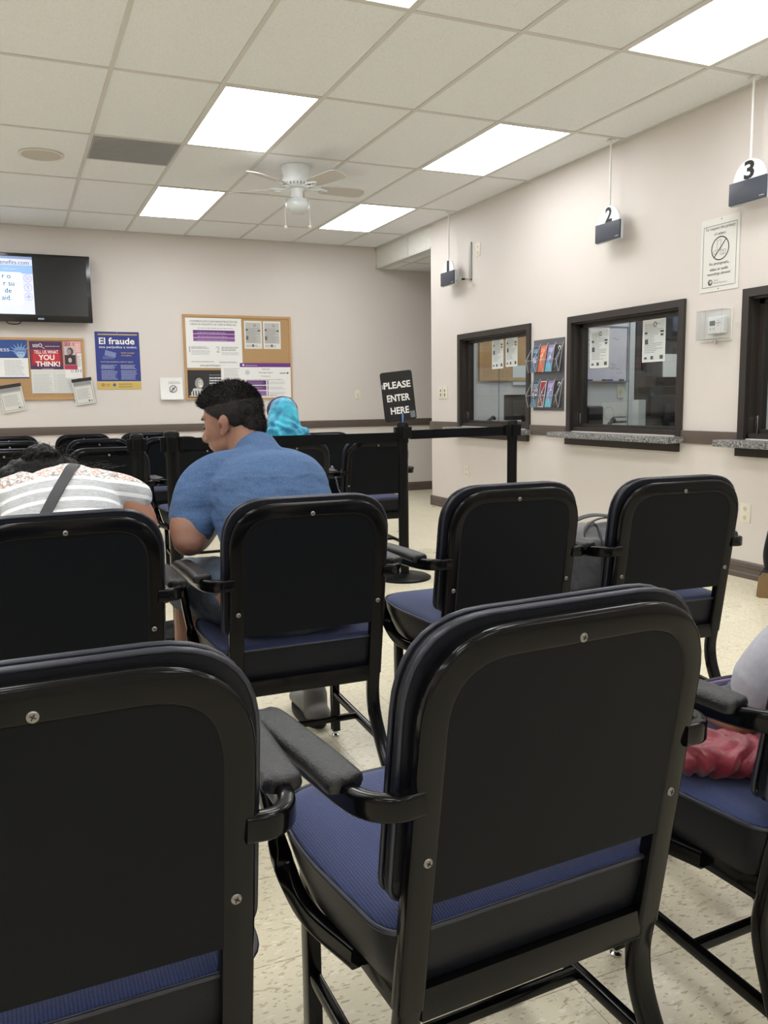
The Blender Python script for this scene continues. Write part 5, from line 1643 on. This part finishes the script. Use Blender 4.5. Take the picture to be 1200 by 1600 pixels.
def hand(bm, wrist, d, palm_n, thumb_side, curl=0.5, s=1.0):
    """palm and five fingers; d = direction of the fingers, palm_n = towards the palm side"""
    d = Vector(d).normalized(); pn = Vector(palm_n); pn = (pn-d*pn.dot(d)).normalized(); sd = d.cross(pn).normalized()*thumb_side
    w = Vector(wrist)
    limb(bm, [w, w+d*.03*s, w+d*.065*s, w+d*.085*s], [.022*s, .027*s, .031*s, .029*s], flat=[(1, .8), (1.2, .6), (1.35, .5), (1.35, .42)], up=pn, steps=4, n=12)
    kn = [(.030, .070, .066), (.010, .082, .075), (-.010, .080, .070), (-.029, .072, .056)]
    for k, (off, st, ln) in enumerate(kn):
        p0 = w+d*(st*s)+sd*(off*s)
        pts = [p0-d*.015*s]; dirv = d.copy(); p = p0
        for j, (fr, a) in enumerate(((.45, .35), (.32, .8), (.23, .6))):
            ang = a*curl
            dirv = (dirv*math.cos(ang)+pn*math.sin(ang)).normalized()
            pts.append(p); p = p+dirv*ln*fr*s
        pts.append(p)
        limb(bm, pts, [.0085*s, .0085*s, .008*s, .0075*s, .0062*s], steps=3, n=8, up=sd)
    p0 = w+d*.018*s+sd*.022*s
    td = (d*.7+sd*.75+pn*.35).normalized()
    limb(bm, [p0, p0+td*.03*s, p0+td*.03*s+(td+d*.5+pn*.2).normalized()*.028*s, p0+td*.03*s+(td*.6+d+pn*.4).normalized()*.052*s], [.0125*s, .011*s, .0095*s, .0075*s], steps=3, n=8, up=pn)

def axes(Fv, tilt_up=(0, 0, 1)):
    F = Vector(Fv).normalized()
    S = Vector(tilt_up).cross(F).normalized()
    U = F.cross(S).normalized()
    return F, S, U

def head(bm, c, ax, s=1.0, neck_to=None, neck_r=.056, ears=True):
    F, S, U = ax
    c = Vector(c)
    def H(f, l, u): return c+F*f*s+S*l*s+U*u*s
    ellip(bm, H(-.008, 0, .01), (.098*s, .077*s, .095*s), ax, 24)
    ellip(bm, H(.035, 0, -.03), (.062*s, .064*s, .08*s), ax)
    ellip(bm, H(.028, 0, -.078), (.066*s, .056*s, .045*s), ax)
    ellip(bm, H(.068, 0, -.112), (.024*s, .026*s, .018*s), ax, 12)
    ellip(bm, H(.076, 0, .012), (.018*s, .05*s, .012*s), ax, 14)
    for sg in (-1, 1):
        ellip(bm, H(.066, .034*sg, -.045), (.024*s, .022*s, .022*s), ax, 12)
        if ears:
            ellip(bm, H(-.006, .077*sg, -.028), (.017*s, .009*s, .030*s), (F*.96-S*sg*.0+U*.0+F*.0, S, U), 12)
            ellip(bm, H(-.014, .083*sg, -.018), (.014*s, .006*s, .020*s), ax, 10)
            ellip(bm, H(.002, .078*sg, -.052), (.009*s, .007*s, .012*s), ax, 10)
    limb(bm, [H(.088, 0, -.002), H(.100, 0, -.03), H(.112, 0, -.052), H(.103, 0, -.060)], [.009*s, .010*s, .0125*s, .010*s], n=10, up=U)
    for sg in (-1, 1): ellip(bm, H(.096, .013*sg, -.056), (.011*s, .009*s, .008*s), ax, 8)
    ellip(bm, H(.089, 0, -.078), (.013*s, .023*s, .006*s), ax, 10); ellip(bm, H(.086, 0, -.088), (.012*s, .020*s, .007*s), ax, 10)
    if neck_to is not None:
        limb(bm, [H(-.025, 0, -.03), (H(-.03, 0, -.09)+Vector(neck_to))/2, Vector(neck_to)], [neck_r*s, neck_r*s, neck_r*1.1*s], n=18)
    return H

def eyes(H, ax, s, parent, m_eye):
    for sg in (-1, 1):
        bm = bmesh.new(); ellip(bm, H(.0845, .031*sg, -.022), (.009*s, .013*s, .0055*s), ax, 10)
        obj('eye', bm, m_eye, parent, smooth=True)
        bm = bmesh.new(); limb(bm, [H(.088, .016*sg, .004), H(.091, .03*sg, .009), H(.080, .049*sg, .004)], [.003*s, .004*s, .002*s], n=6, up=ax[0])
        obj('eyebrow', bm, M['hair'], parent, smooth=True)
M['eye'] = mat('eye_dark', (46, 34, 30), 0.2)

# --- man in the blue tee
man = None
ax = axes((-0.74, 0.67, -0.20))
hc = (0.648, 2.70, 1.078)
bm = bmesh.new()
H = head(bm, hc, ax, 1.0, neck_to=(0.70, 2.58, 0.90), neck_r=.060)
limb(bm, [(0.72, 2.40, .55), (.72, 2.44, .68), (.715, 2.50, .82), (.70, 2.57, .89)], [.14, .13, .13, .085], flat=[(1.2, .8)]*4, up=(0, 1, 0))
# left arm
limb(bm, [(.555, 2.60, .865), (.505, 2.59, .81), (.470, 2.55, .75), (.462, 2.53, .715)], [.064, .064, .060, .051], n=18)
limb(bm, [(.462, 2.53, .712), (.50, 2.60, .712), (.56, 2.70, .722), (.60, 2.77, .728)], [.050, .049, .036, .026], n=16)
hand(bm, (.60, 2.77, .728), (.5, .7, .15), (.6, -.5, .3), 1, .9)
# right arm
limb(bm, [(.850, 2.61, .86), (.885, 2.66, .79), (.885, 2.72, .73)], [.062, .058, .046], n=16)
limb(bm, [(.885, 2.72, .728), (.84, 2.80, .735), (.76, 2.88, .75)], [.045, .038, .025], n=14)
hand(bm, (.76, 2.88, .75), (-.75, .3, .05), (-.2, -.6, .5), 1, .9)
# legs
for kx, ax_, ft in (((.60, 2.36), (.512, 2.80), (.475, 2.76)), ((.82, 2.36), (.89, 2.80), (.905, 2.70))):
    limb(bm, [(*kx, .545), ((kx[0]+ax_[0])/2, 2.58, .54), (*ax_, .515)], [.088, .08, .058], n=16)
    limb(bm, [(*ax_, .505), (ax_[0]-.005, ax_[1]+.01, .38), (*ft, .10)], [.056, .054, .036], n=16)
    limb(bm, [(ft[0], ft[1]-.02, .055), (ft[0], ft[1]+.09, .035)], [.034, .03], n=12)
man = fuse('person', bm, .0052, M['skin'], None, 2)
tag(man, 'man in a heather blue T-shirt leaning left with short dark hair, seen from behind', 'person')
eyes(H, ax, 1.0, man, M['eye'])
# shirt
bm = bmesh.new()
limb(bm, [(.725, 2.41, .50), (.725, 2.425, .62), (.722, 2.46, .74), (.712, 2.515, .85), (.705, 2.575, .910), (.71, 2.60, .935)], [.150, .150, .155, .150, .108, .070], flat=[(1.2, .90), (1.18, .88), (1.20, .86), (1.26, .86), (1.45, .82), (1.2, .9)], up=(0, 1, 0), n=28)
limb(bm, [(.66, 2.58, .905), (.575, 2.60, .890), (.520, 2.595, .85), (.492, 2.575, .79), (.486, 2.565, .762)], [.078, .080, .080, .077, .074], n=20)
limb(bm, [(.74, 2.575, .905), (.82, 2.60, .880), (.872, 2.635, .84), (.885, 2.67, .775)], [.080, .084, .078, .070], n=20)
limb(bm, [(.703, 2.585, .915), (.706, 2.598, .935), (.704, 2.608, .952)], [.092, .086, .079], n=24)
shirt = fuse('tshirt', bm, .006, M['tee'], man, 4, disp=lambda co: fold(9, .0045, 1.0, (1, 1, 1.3))(co) if co.z < .9 else fold(7, .002, 3)(co))
bm = bmesh.new()
def loop(c, nrm, r1, n=28):
    nrm = Vector(nrm).normalized(); a = nrm.orthogonal().normalized(); b_ = nrm.cross(a)
    return [Vector(c)+a*r1*math.cos(2*PI*i/n)+b_*r1*math.sin(2*PI*i/n) for i in range(n)]
sweep(bm, loop((.4855, 2.562, .722), (-.02, -.03, -1), .0735), rrect(.004, .03, .0015, 2), (0, 0, 1), closed=True)
# shorts
bm = bmesh.new()
limb(bm, [(.72, 2.36, .50), (.72, 2.40, .60)], [.125, .12], flat=[(1.45, .9)]*2, up=(0, 1, 0), n=24)
for kx, ax_ in (((.62, 2.36), (.515, 2.77)), ((.82, 2.36), (.885, 2.77))):
    limb(bm, [(*kx, .535), ((kx[0]+ax_[0])/2, 2.55, .54), (ax_[0]-.002, ax_[1]+.045, .515)], [.104, .104, .094], n=20)
fuse('shorts', bm, .006, M['denim'], man, 3, disp=fold(13, .005, 5.0))
# belt watch
bm = bmesh.new(); sweep(bm, loop((.578, 2.735, .725), (.45, .75, .1), .032), rrect(.005, .026, .001, 1), (.45, .75, .1), closed=True)
obj('wristwatch', bm, M['rubber'], man, smooth=True)
# shoes
for ft in ((.475, 2.78), (.905, 2.72)):
    bm = bmesh.new(); limb(bm, [(ft[0], ft[1]-.07, .05), (ft[0], ft[1]+.02, .058), (ft[0], ft[1]+.16, .042)], [.040, .042, .036], flat=[(1, .9), (1, 1), (1.1, .8)], n=16); limb(bm, [(ft[0], ft[1]-.02, .05), (ft[0], ft[1]-.025, .11)], [.045, .043], n=14)
    sh = fuse('shoe', bm, .006, M['shoe_grey'], man, 2)
    bm = bmesh.new()
    q = [(ft[0]+.047*math.cos(t), ft[1]+.045+(.150 if math.sin(t) > 0 else .125)*math.sin(t)) for t in [2*PI*i/24 for i in range(24)]]
    A = [bm.verts.new((a, b_, 0.001)) for a, b_ in q]; B = [bm.verts.new((a, b_, .022)) for a, b_ in q]
    bm.faces.new(A[::-1]); bm.faces.new(B)
    for i in range(24): bm.faces.new((A[i], A[(i+1) % 24], B[(i+1) % 24], B[i]))
    obj('sole', bm, M['rubber'], sh, auto=40)
# hair
F, S, U = ax
HC = Vector(hc)
def Hm(f, l, u): return HC+(F*f+S*l+U*u)*1.06
bm = bmesh.new()
ellip(bm, Hm(-.009, 0, .012), (.1015, .0815, .0985), ax, 28)
ellip(bm, Hm(.026, 0, .048), (.076, .064, .056), ax, 22)
ellip(bm, Hm(.074, 0, .050), (.026, .048, .026), ax, 16)
ellip(bm, Hm(-.060, 0, -.036), (.046, .056, .054), ax, 18)
hr = fuse('hair', bm, .0045, M['hair_thin'], man, 2, cut=[(Hm(.0, 0, -.012), -U*.80+F*.60)], disp=lambda co: .002*noise.noise(co*90))
pts = [(v.co.copy(), v.normal.copy()) for v in hr.data.vertices]
bm = bmesh.new()
sel = [q for q in pts if (q[0]-HC).dot(U) > .035*1.06]
random.shuffle(sel)
spikes(bm, sel[:6500], .012, F*.25+U*.45, .0013)
sel = [q for q in pts if (q[0]-HC).dot(U) <= .06]
random.shuffle(sel)
spikes(bm, sel[:9000], .006, -U*.9-F*.2, .0010)
sel = [q for q in pts if (q[0]-HC).dot(F) < -.06]
random.shuffle(sel)
spikes(bm, sel[:3500], .008, -U*.6-F*.5, .0013)
o = obj('hair_strands', bm, M['hair'], hr); o['kind'] = 'stuff'
bm = bmesh.new()
for sg in (-1, 1): ellip(bm, HC+(F*.000+S*.0875*sg+U*-.028), (.005, .003, .009), ax, 8)
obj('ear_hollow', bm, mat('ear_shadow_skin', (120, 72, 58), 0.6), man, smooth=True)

# --- woman in the striped lace top
bm = bmesh.new()
ax2 = axes((0, .75, -.66))
h2 = (.085, 2.865, .845)
H2 = head(bm, h2, ax2, 1.0, neck_to=(.11, 2.71, .86), neck_r=.05)
limb(bm, [(.10, 2.36, .54), (.10, 2.42, .66), (.11, 2.52, .77), (.11, 2.64, .83)], [.13, .12, .12, .10], flat=[(1.3, .8)]*4, up=(0, 1, 0))
for sg, sx in ((1, .335), (-1, -.105)):
    limb(bm, [(.115+.185*sg, 2.61, .84), (sx, 2.605, .77), (sx+.015*sg, 2.60, .66)], [.050, .048, .042], n=16)
    limb(bm, [(sx+.015*sg, 2.62, .655), (sx-.05*sg, 2.72, .62), (.10+.10*sg, 2.82, .60)], [.042, .036, .024], n=14)
    hand(bm, (.10+.10*sg, 2.82, .60), (-.6*sg, .6, 0), (0, -.2, .9), -sg, .7, .9)
for sg in (-1, 1):
    limb(bm, [(.10+.10*sg, 2.32, .54), (.10+.10*sg, 2.55, .54), (.10+.09*sg, 2.74, .52)], [.09, .08, .058], n=16)
    limb(bm, [(.10+.09*sg, 2.74, .51), (.10+.09*sg, 2.75, .3), (.10+.09*sg, 2.70, .08)], [.055, .05, .035], n=16)
    limb(bm, [(.10+.09*sg, 2.68, .05), (.10+.09*sg, 2.80, .035)], [.033, .028], n=12)
wom = fuse('person', bm, .0055, M['skin2'], None, 2)
tag(wom, 'woman bent forward in a striped grey and white lace-back top, dark hair in a bun', 'person')
eyes(H2, ax2, 1.0, wom, M['eye'])
bm = bmesh.new()
limb(bm, [(.10, 2.36, .50), (.10, 2.39, .60), (.11, 2.45, .70), (.115, 2.53, .785), (.12, 2.62, .828), (.115, 2.70, .838)], [.145, .14, .142, .142, .125, .085], flat=[(1.2, .85), (1.2, .85), (1.16, .88), (1.16, .94), (1.25, 1.0), (1.2, .9)], up=(0, 1, 0), n=28)
for sg in (-1, 1):
    limb(bm, [(.115+.10*sg, 2.62, .86), (.115+.165*sg, 2.61, .860), (.115+.212*sg, 2.605, .846)], [.075, .056, .048], n=20)
top = fuse('striped_top', bm, .006, M['striped'], wom, 4, disp=fold(8, .003, 2.0))
bm = bmesh.new()
limb(bm, [(.10, 2.32, .50), (.10, 2.36, .58)], [.12, .12], flat=[(1.5, .9)]*2, up=(0, 1, 0), n=24)
for sg in (-1, 1):
    limb(bm, [(.10+.10*sg, 2.32, .535), (.10+.10*sg, 2.55, .54), (.10+.09*sg, 2.745, .52)], [.098, .088, .066], n=18)
    limb(bm, [(.10+.09*sg, 2.75, .51), (.10+.09*sg, 2.75, .3), (.10+.09*sg, 2.70, .12)], [.064, .056, .044], n=18)
fuse('jeans', bm, .0065, mat('dark_jeans', (34, 42, 58), .85), wom, 3, disp=fold(12, .004, 8))
for sg in (-1, 1):
    bm = bmesh.new(); limb(bm, [(.10+.09*sg, 2.65, .045), (.10+.09*sg, 2.82, .035)], [.044, .034], flat=[(1, 1), (1.1, .8)], n=14)
    fuse('shoe', bm, .006, M['rubber'], wom, 2)
# hair and bun
bm = bmesh.new()
F2, S2, U2 = ax2
C2 = Vector(h2)
ellip(bm, C2-F2*.015+U2*.02, (.105, .090, .105), ax2, 22)
ellip(bm, (.075, 2.765, .915), (.12, .075, .058), None, 20)
ellip(bm, (.16, 2.75, .888), (.085, .06, .042), None, 16)
ellip(bm, (.00, 2.73, .893), (.10, .06, .048), None, 16)
h_ = fuse('hair', bm, .006, M['hair'], wom, 2, disp=lambda co: .006*noise.noise(co*45))
bm = bmesh.new()
ellip(bm, (.068, 2.765, .962), (.052, .045, .042), None, 18); ellip(bm, (.10, 2.765, .965), (.03, .03, .024), None, 12)
bn = fuse('hair_bun', bm, .004, M['hair'], h_, 2, disp=lambda co: .009*noise.noise(co*70))
bm = bmesh.new()
for k in range(330):
    c = Vector((random.gauss(.078, .030), 2.76+random.gauss(0, .022), .958+random.gauss(0, .012)))
    r_ = random.uniform(.012, .034)
    a = Vector((random.gauss(0, 1), random.gauss(0, .5), random.gauss(0, 1))).normalized(); b_ = a.orthogonal().normalized()
    a0 = random.uniform(0, 6); sp = random.uniform(1.5, 4.5)
    tube(bm, [c+a*r_*math.cos(a0+sp*t/4)+b_*r_*math.sin(a0+sp*t/4) for t in range(5)], .0007, 3)
for k in range(420):
    c = Vector((random.uniform(-.09, .25), 2.74+random.gauss(0, .025), .912+random.gauss(0, .010)))
    tube(bm, [c, c+Vector((random.gauss(0, .02), -.01, .014)), c+Vector((random.gauss(0, .035), -.02, random.uniform(.0, .028)))], .0007, 3)
o = obj('loose_strands', bm, M['hair'], h_); o['kind'] = 'stuff'
# strap over the back
from mathutils.bvhtree import BVHTree
bv = BVHTree.FromPolygons([v.co for v in top.data.vertices], [tuple(p.vertices) for p in top.data.polygons])
bm = bmesh.new()
rows = []
for i in range(25):
    u = i/24
    p = Vector((.158+(.012-.158)*u+.015*math.sin(u*PI), 2.70+(2.285-2.70)*u, 0))
    d = Vector((-.14, -.42, 0)).normalized(); n = Vector((-d.y, d.x, 0))
    row = []
    for s_ in (-.0145, 0, .0145):
        q = p+n*s_
        hit = bv.ray_cast(Vector((q.x, q.y-.35, 1.25)), Vector((0, .35, -.42)).normalized())
        row.append((hit[0], hit[1]) if hit[0] else None)
    if all(row): rows.append(row)
TP = [[bm.verts.new(c+n*.0075) for c, n in r_] for r_ in rows]; BT = [[bm.verts.new(c+n*.001) for c, n in r_] for r_ in rows]
for i in range(len(rows)-1):
    for j in range(2):
        bm.faces.new((TP[i][j], TP[i][j+1], TP[i+1][j+1], TP[i+1][j])); bm.faces.new((BT[i][j], BT[i+1][j], BT[i+1][j+1], BT[i][j+1]))
    bm.faces.new((TP[i][0], TP[i+1][0], BT[i+1][0], BT[i][0])); bm.faces.new((TP[i][2], BT[i][2], BT[i+1][2], TP[i+1][2]))
for e in (0, -1):
    bm.faces.new((TP[e][0], TP[e][1], TP[e][2], BT[e][2], BT[e][1], BT[e][0]))
o = obj('bag_strap', bm, M['strap'], None, auto=50)
tag(o, 'dark crossbody strap running over the striped back', 'strap')

# --- person in the turquoise headscarf
bm = bmesh.new()
ax3 = axes((.15, 1, -.25))
H3 = head(bm, (1.71, 5.62, 1.035), ax3, 1.0, neck_to=(1.68, 5.55, .88), ears=False)
limb(bm, [(1.66, 5.48, .55), (1.67, 5.50, .70), (1.69, 5.54, .84)], [.13, .13, .11], flat=[(1.3, .8)]*3, up=(0, 1, 0))
for sg in (-1, 1):
    limb(bm, [(1.69+.15*sg, 5.55, .84), (1.69+.19*sg, 5.58, .72), (1.69+.16*sg, 5.68, .62), (1.69+.06*sg, 5.80, .60)], [.05, .045, .04, .024], n=14)
    hand(bm, (1.69+.06*sg, 5.80, .60), (-.5*sg, .6, 0), (0, -.2, .9), -sg, .6, .9)
    limb(bm, [(1.66+.09*sg, 5.48, .54), (1.66+.09*sg, 5.88, .52)], [.085, .06], n=14)
    limb(bm, [(1.66+.09*sg, 5.88, .51), (1.66+.09*sg, 5.86, .08)], [.055, .038], n=14); limb(bm, [(1.66+.09*sg, 5.84, .04), (1.66+.09*sg, 5.98, .035)], [.035, .03], n=12)
p3 = fuse('person', bm, .007, M['skin'], None, 2)
tag(p3, 'person in a turquoise headscarf seated with their back turned, near the back wall', 'person')
eyes(H3, ax3, 1.0, p3, M['eye'])
bm = bmesh.new()
limb(bm, [(1.66, 5.48, .50), (1.67, 5.50, .66), (1.69, 5.53, .80), (1.70, 5.55, .86)], [.15, .15, .15, .11], flat=[(1.25, .85)]*4, up=(0, 1, 0), n=22)
for sg in (-1, 1):
    limb(bm, [(1.69+.10*sg, 5.55, .86), (1.69+.175*sg, 5.56, .83), (1.69+.20*sg, 5.59, .72), (1.69+.16*sg, 5.68, .63)], [.07, .062, .055, .048], n=16)
    limb(bm, [(1.66+.09*sg, 5.48, .54), (1.66+.09*sg, 5.88, .52), (1.66+.09*sg, 5.86, .2)], [.095, .075, .06], n=16)
fuse('blue_dress', bm, .008, M['blue_cloth'], p3, 3, disp=fold(10, .004, 4))
bm = bmesh.new()
limb(bm, [(1.705, 5.60, 1.055), (1.700, 5.59, 1.00), (1.690, 5.565, .945), (1.690, 5.55, .905), (1.70, 5.55, .875)], [.100, .104, .112, .135, .15], flat=[(.98, 1.1), (1, 1.1), (1.05, 1), (1.08, .9), (1.15, .85)], up=(0, 1, 0), n=28)
limb(bm, [(1.74, 5.55, .93), (1.81, 5.55, .925), (1.85, 5.56, .915)], [.045, .036, .026], n=14)
def scarf_disp(co):
    return .007*math.sin((co.x*1.1+co.z*.9+noise.noise(co*7)*.12)*62)*max(0, min(1, (1.10-co.z)*9)) + .004*noise.noise(co*14)
fuse('headscarf', bm, .0055, M['scarf'], p3, 2, disp=scarf_disp)
bm = bmesh.new(); ellip(bm, (1.717, 5.665, 1.062), (.112, .07, .100), None, 20); ellip(bm, (1.80, 5.69, 1.05), (.03, .04, .035), None, 12)
obj('cap', bm, mat('plum_cap', (52, 44, 78), .7), p3, smooth=True)

# --- child at the right edge, in the near row
bm = bmesh.new()
ax4 = axes((.1, .8, -.5))
h4 = (1.46, 1.06, .955)
H4 = head(bm, h4, ax4, .88, neck_to=(1.42, 1.02, .80), neck_r=.045)
limb(bm, [(1.38, .97, .52), (1.40, .98, .62), (1.41, 1.0, .73)], [.10, .10, .09], flat=[(1.2, .85)]*3, up=(0, 1, 0))
limb(bm, [(1.275, 1.03, .72), (1.225, 1.07, .62), (1.205, 1.11, .53)], [.042, .036, .032], n=14)
limb(bm, [(1.205, 1.11, .520), (1.235, 1.20, .505), (1.262, 1.275, .495)], [.034, .030, .020], n=14)
hand(bm, (1.262, 1.275, .495), (.15, .9, -.15), (.2, 0, -1), 1, .7, .75)
limb(bm, [(1.54, 1.03, .72), (1.58, 1.08, .60), (1.52, 1.20, .53)], [.042, .034, .022], n=14)
hand(bm, (1.52, 1.20, .53), (-.5, .8, -.1), (.2, 0, -1), -1, .7, .75)
for sx in (1.36, 1.48):
    limb(bm, [(sx, .98, .500), (sx+.02, 1.27, .490)], [.045, .034], n=14); limb(bm, [(sx+.02, 1.28, .48), (sx+.02, 1.50, .14)], [.033, .026], n=14)
    limb(bm, [(sx+.02, 1.50, .10), (sx+.02, 1.60, .085)], [.026, .024], n=10)
kid = fuse('person', bm, .005, M['skin'], None, 2)
tag(kid, 'child in a pale grey T-shirt leaning forward, only the sleeve and forearm showing', 'person')
eyes(H4, ax4, .88, kid, M['eye'])
bm = bmesh.new()
limb(bm, [(1.38, .965, .50), (1.40, .98, .60), (1.41, .99, .71), (1.42, 1.0, .76)], [.115, .115, .105, .07], flat=[(1.2, .9)]*4, up=(0, 1, 0), n=24)
limb(bm, [(1.36, 1.0, .735), (1.29, 1.02, .71), (1.24, 1.05, .655), (1.222, 1.075, .60)], [.060, .062, .060, .062], n=20)
limb(bm, [(1.47, 1.0, .735), (1.53, 1.02, .71), (1.565, 1.06, .64)], [.06, .060, .052], n=18)
fuse('tshirt', bm, .005, M['grey_tee'], kid, 3, disp=fold(9, .003, 6))
bm = bmesh.new()
limb(bm, [(1.40, .97, .50), (1.40, 1.0, .56)], [.10, .10], flat=[(1.3, .9)]*2, up=(0, 1, 0), n=20)
for sx in (1.36, 1.48):
    limb(bm, [(sx, .98, .505), (sx+.02, 1.27, .490)], [.056, .040], n=16); limb(bm, [(sx+.02, 1.28, .48), (sx+.02, 1.485, .17)], [.040, .036], n=16)
fuse('trousers', bm, .005, mat('grey_trousers', (96, 102, 112), .85, bump=.3, bscale=40), kid, 3, disp=fold(16, .006, 9))
bm = bmesh.new()
ellip(bm, Vector(h4)-ax4[0]*.015+ax4[2]*.02, (.095, .08, .093), ax4, 20)
fuse('hair', bm, .005, M['hair'], kid, 2, cut=[(Vector(h4)-Vector((0, 0, .01)), -ax4[2]*.8+ax4[0]*.6)], disp=lambda co: .003*noise.noise(co*60))
for sx in (1.38, 1.50):
    bm = bmesh.new(); limb(bm, [(sx, 1.48, .085), (sx, 1.63, .072)], [.036, .032], n=12)
    fuse('shoe', bm, .005, M['rubber'], kid, 2)
# red bundle on the seat, purple cloth beyond
bm = bmesh.new()
limb(bm, [(1.06, 1.09, .484), (1.13, 1.05, .488), (1.22, 1.02, .486), (1.30, .97, .482)], [.028, .032, .030, .026], flat=[(1.8, 1)]*4, n=24)
limb(bm, [(1.07, 1.17, .484), (1.15, 1.12, .480), (1.25, 1.05, .480)], [.030, .026, .026], flat=[(1.6, 1)]*3, n=20)
limb(bm, [(1.05, 1.215, .492), (1.065, 1.225, .525), (1.09, 1.24, .550)], [.032, .028, .018], n=14)
def red_disp(co): return .005*math.sin((co.x*.9-co.y*.5+noise.noise(co*11)*.08)*150)+.005*noise.noise(co*34)
o = fuse('red_jacket', bm, .004, M['red'], None, 2, disp=red_disp)
tag(o, 'crumpled red satin jacket lying on the blue seat at the right edge', 'jacket')
bm = bmesh.new()
box(bm, 1.51, 1.80, 1.55, 1.66, 0, .368, bev=.02, seg=3)
t = thing('purple_bag', 'purple bag edge showing beyond the armrest at the right edge', 'bag', (0, 0, 0))
obj('bag_body', bm, M['purple'], t, auto=50)
bm = bmesh.new(); sweep(bm, [(1.505, 1.60, .370), (1.805, 1.60, .370)], circ(.007, 8), (0, 0, 1)); tube(bm, [(1.57, 1.60, .370), (1.59, 1.60, .385), (1.71, 1.60, .385), (1.73, 1.60, .370)], .004, 6)
obj('bag_trim', bm, M['strap'], t, auto=50)

# ------------------------------------------------------------------ bags, boot
t = thing('canvas_bag', 'grey canvas duffel with black piping standing on the rightmost second-row seat', 'bag', (1.865, 2.36, 0.463), math.radians(-14))
bm = bmesh.new()
box(bm, -.155, .155, -.10, .10, 0, .19, bev=.02, seg=3)
limb(bm, [(-.12, 0, .155), (.12, 0, .155)], [.09, .09], n=20, flat=[(1, .8)]*2)
bd = fuse('bag_body', bm, .005, M['bag_grey'], t, 3, disp=fold(11, .006, 3))
bv = BVHTree.FromPolygons([v.co for v in bd.data.vertices], [tuple(p.vertices) for p in bd.data.polygons])
for x in (-.045, .12):
    pts = []
    for i in range(19):
        a = math.radians(-5+190*i/18)
        d = Vector((0, math.cos(a+0), math.sin(a))); d = Vector((0, -math.cos(a), math.sin(a)))
        hit = bv.ray_cast(Vector((x, 0, .09))+d*.4, -d)
        if hit[0]: pts.append(hit[0]+d*.002)
    if len(pts) > 3:
        bm = bmesh.new(); sweep(bm, pts, circ(.004, 6), (1, 0, 0)); obj('piping', bm, M['strap'], bd, smooth=True)
for y in (-.05, .05):
    bm = bmesh.new(); sweep(bm, catmull([(-.11, y*1.6, .14), (-.09, y*1.2, .215), (-.03, y*.8, .245), (.05, y*.7, .240), (.10, y*.9, .225), (.125, y*1.5, .14)], 6), rrect(.005, .026, .002, 2), lambda i: (0, 1 if y > 0 else -1, .2))
    obj('handle', bm, M['strap'], t, smooth=True)
bxo('side_pocket', (.03, .13, -.112, -.095, .02, .12), M['strap'], t, bev=.006)
t = thing('purse', 'small black purse with a silver chain on the seat left of the sign post', 'purse', (2.10, 5.62, 0.463), 0.2)
bm = bmesh.new(); box(bm, -.10, .10, -.035, .035, 0, .13, bev=.018, seg=3); obj('purse_body', bm, M['vinyl'], t, auto=50)
bm = bmesh.new()
def chain(bm, pts, r=.006):
    P_ = catmull(pts, 8)
    for i, p in enumerate(P_[:-1]):
        d = (P_[i+1]-p).normalized(); a = d.orthogonal().normalized() if i % 2 else d.cross(d.orthogonal()).normalized()
        L_ = [p+d*r*1.4*math.cos(t)+a*r*math.sin(t) for t in [2*PI*k/8 for k in range(8)]]
        sweep(bm, L_, circ(.0016, 4), (d.cross(a)), closed=True)
chain(bm, [(-.09, -.02, .12), (-.095, -.05, .17), (-.08, -.06, .20), (-.06, -.07, .12), (-.04, -.08, .03), (-.0, -.09, .006), (.05, -.09, .006)])
chain(bm, [(.0, -.03, .13), (.01, -.05, .185), (.0, -.06, .12), (-.02, -.07, .03)])
obj('chain', bm, M['chrome'], t, smooth=True)

t = thing('ankle_boot', 'black boot with a tan sole standing on the floor at the right edge', 'boot', (3.83, 3.38, 0), math.radians(-47.8))
bm = bmesh.new()
limb(bm, [(0.02, 0, .15), (.015, .0, .24), (.03, .0, .36)], [.045, .052, .05], n=18); limb(bm, [(0, 0, .12), (0, .07, .07), (0, .13, .045)], [.05, .045, .035], n=16)
fuse('upper', bm, .005, M['vinyl'], t, 2)
bm = bmesh.new()
q = [(-.062, -.02, .005), (-.045, -.03, 0), (.05, -.03, 0), (.06, -.025, .135), (-.035, -.03, .14), (-.055, -.028, .10)]
A = [bm.verts.new((a, b_-.035, c)) for a, b_, c in q]; B = [bm.verts.new((a, b_-.005, c)) for a, b_, c in q]
bm.faces.new(A); bm.faces.new(B[::-1])
for i in range(6): bm.faces.new((A[i], B[i], B[(i+1) % 6], A[(i+1) % 6]))
obj('sole', bm, mat('tan_sole', (118, 94, 60), .5), t)
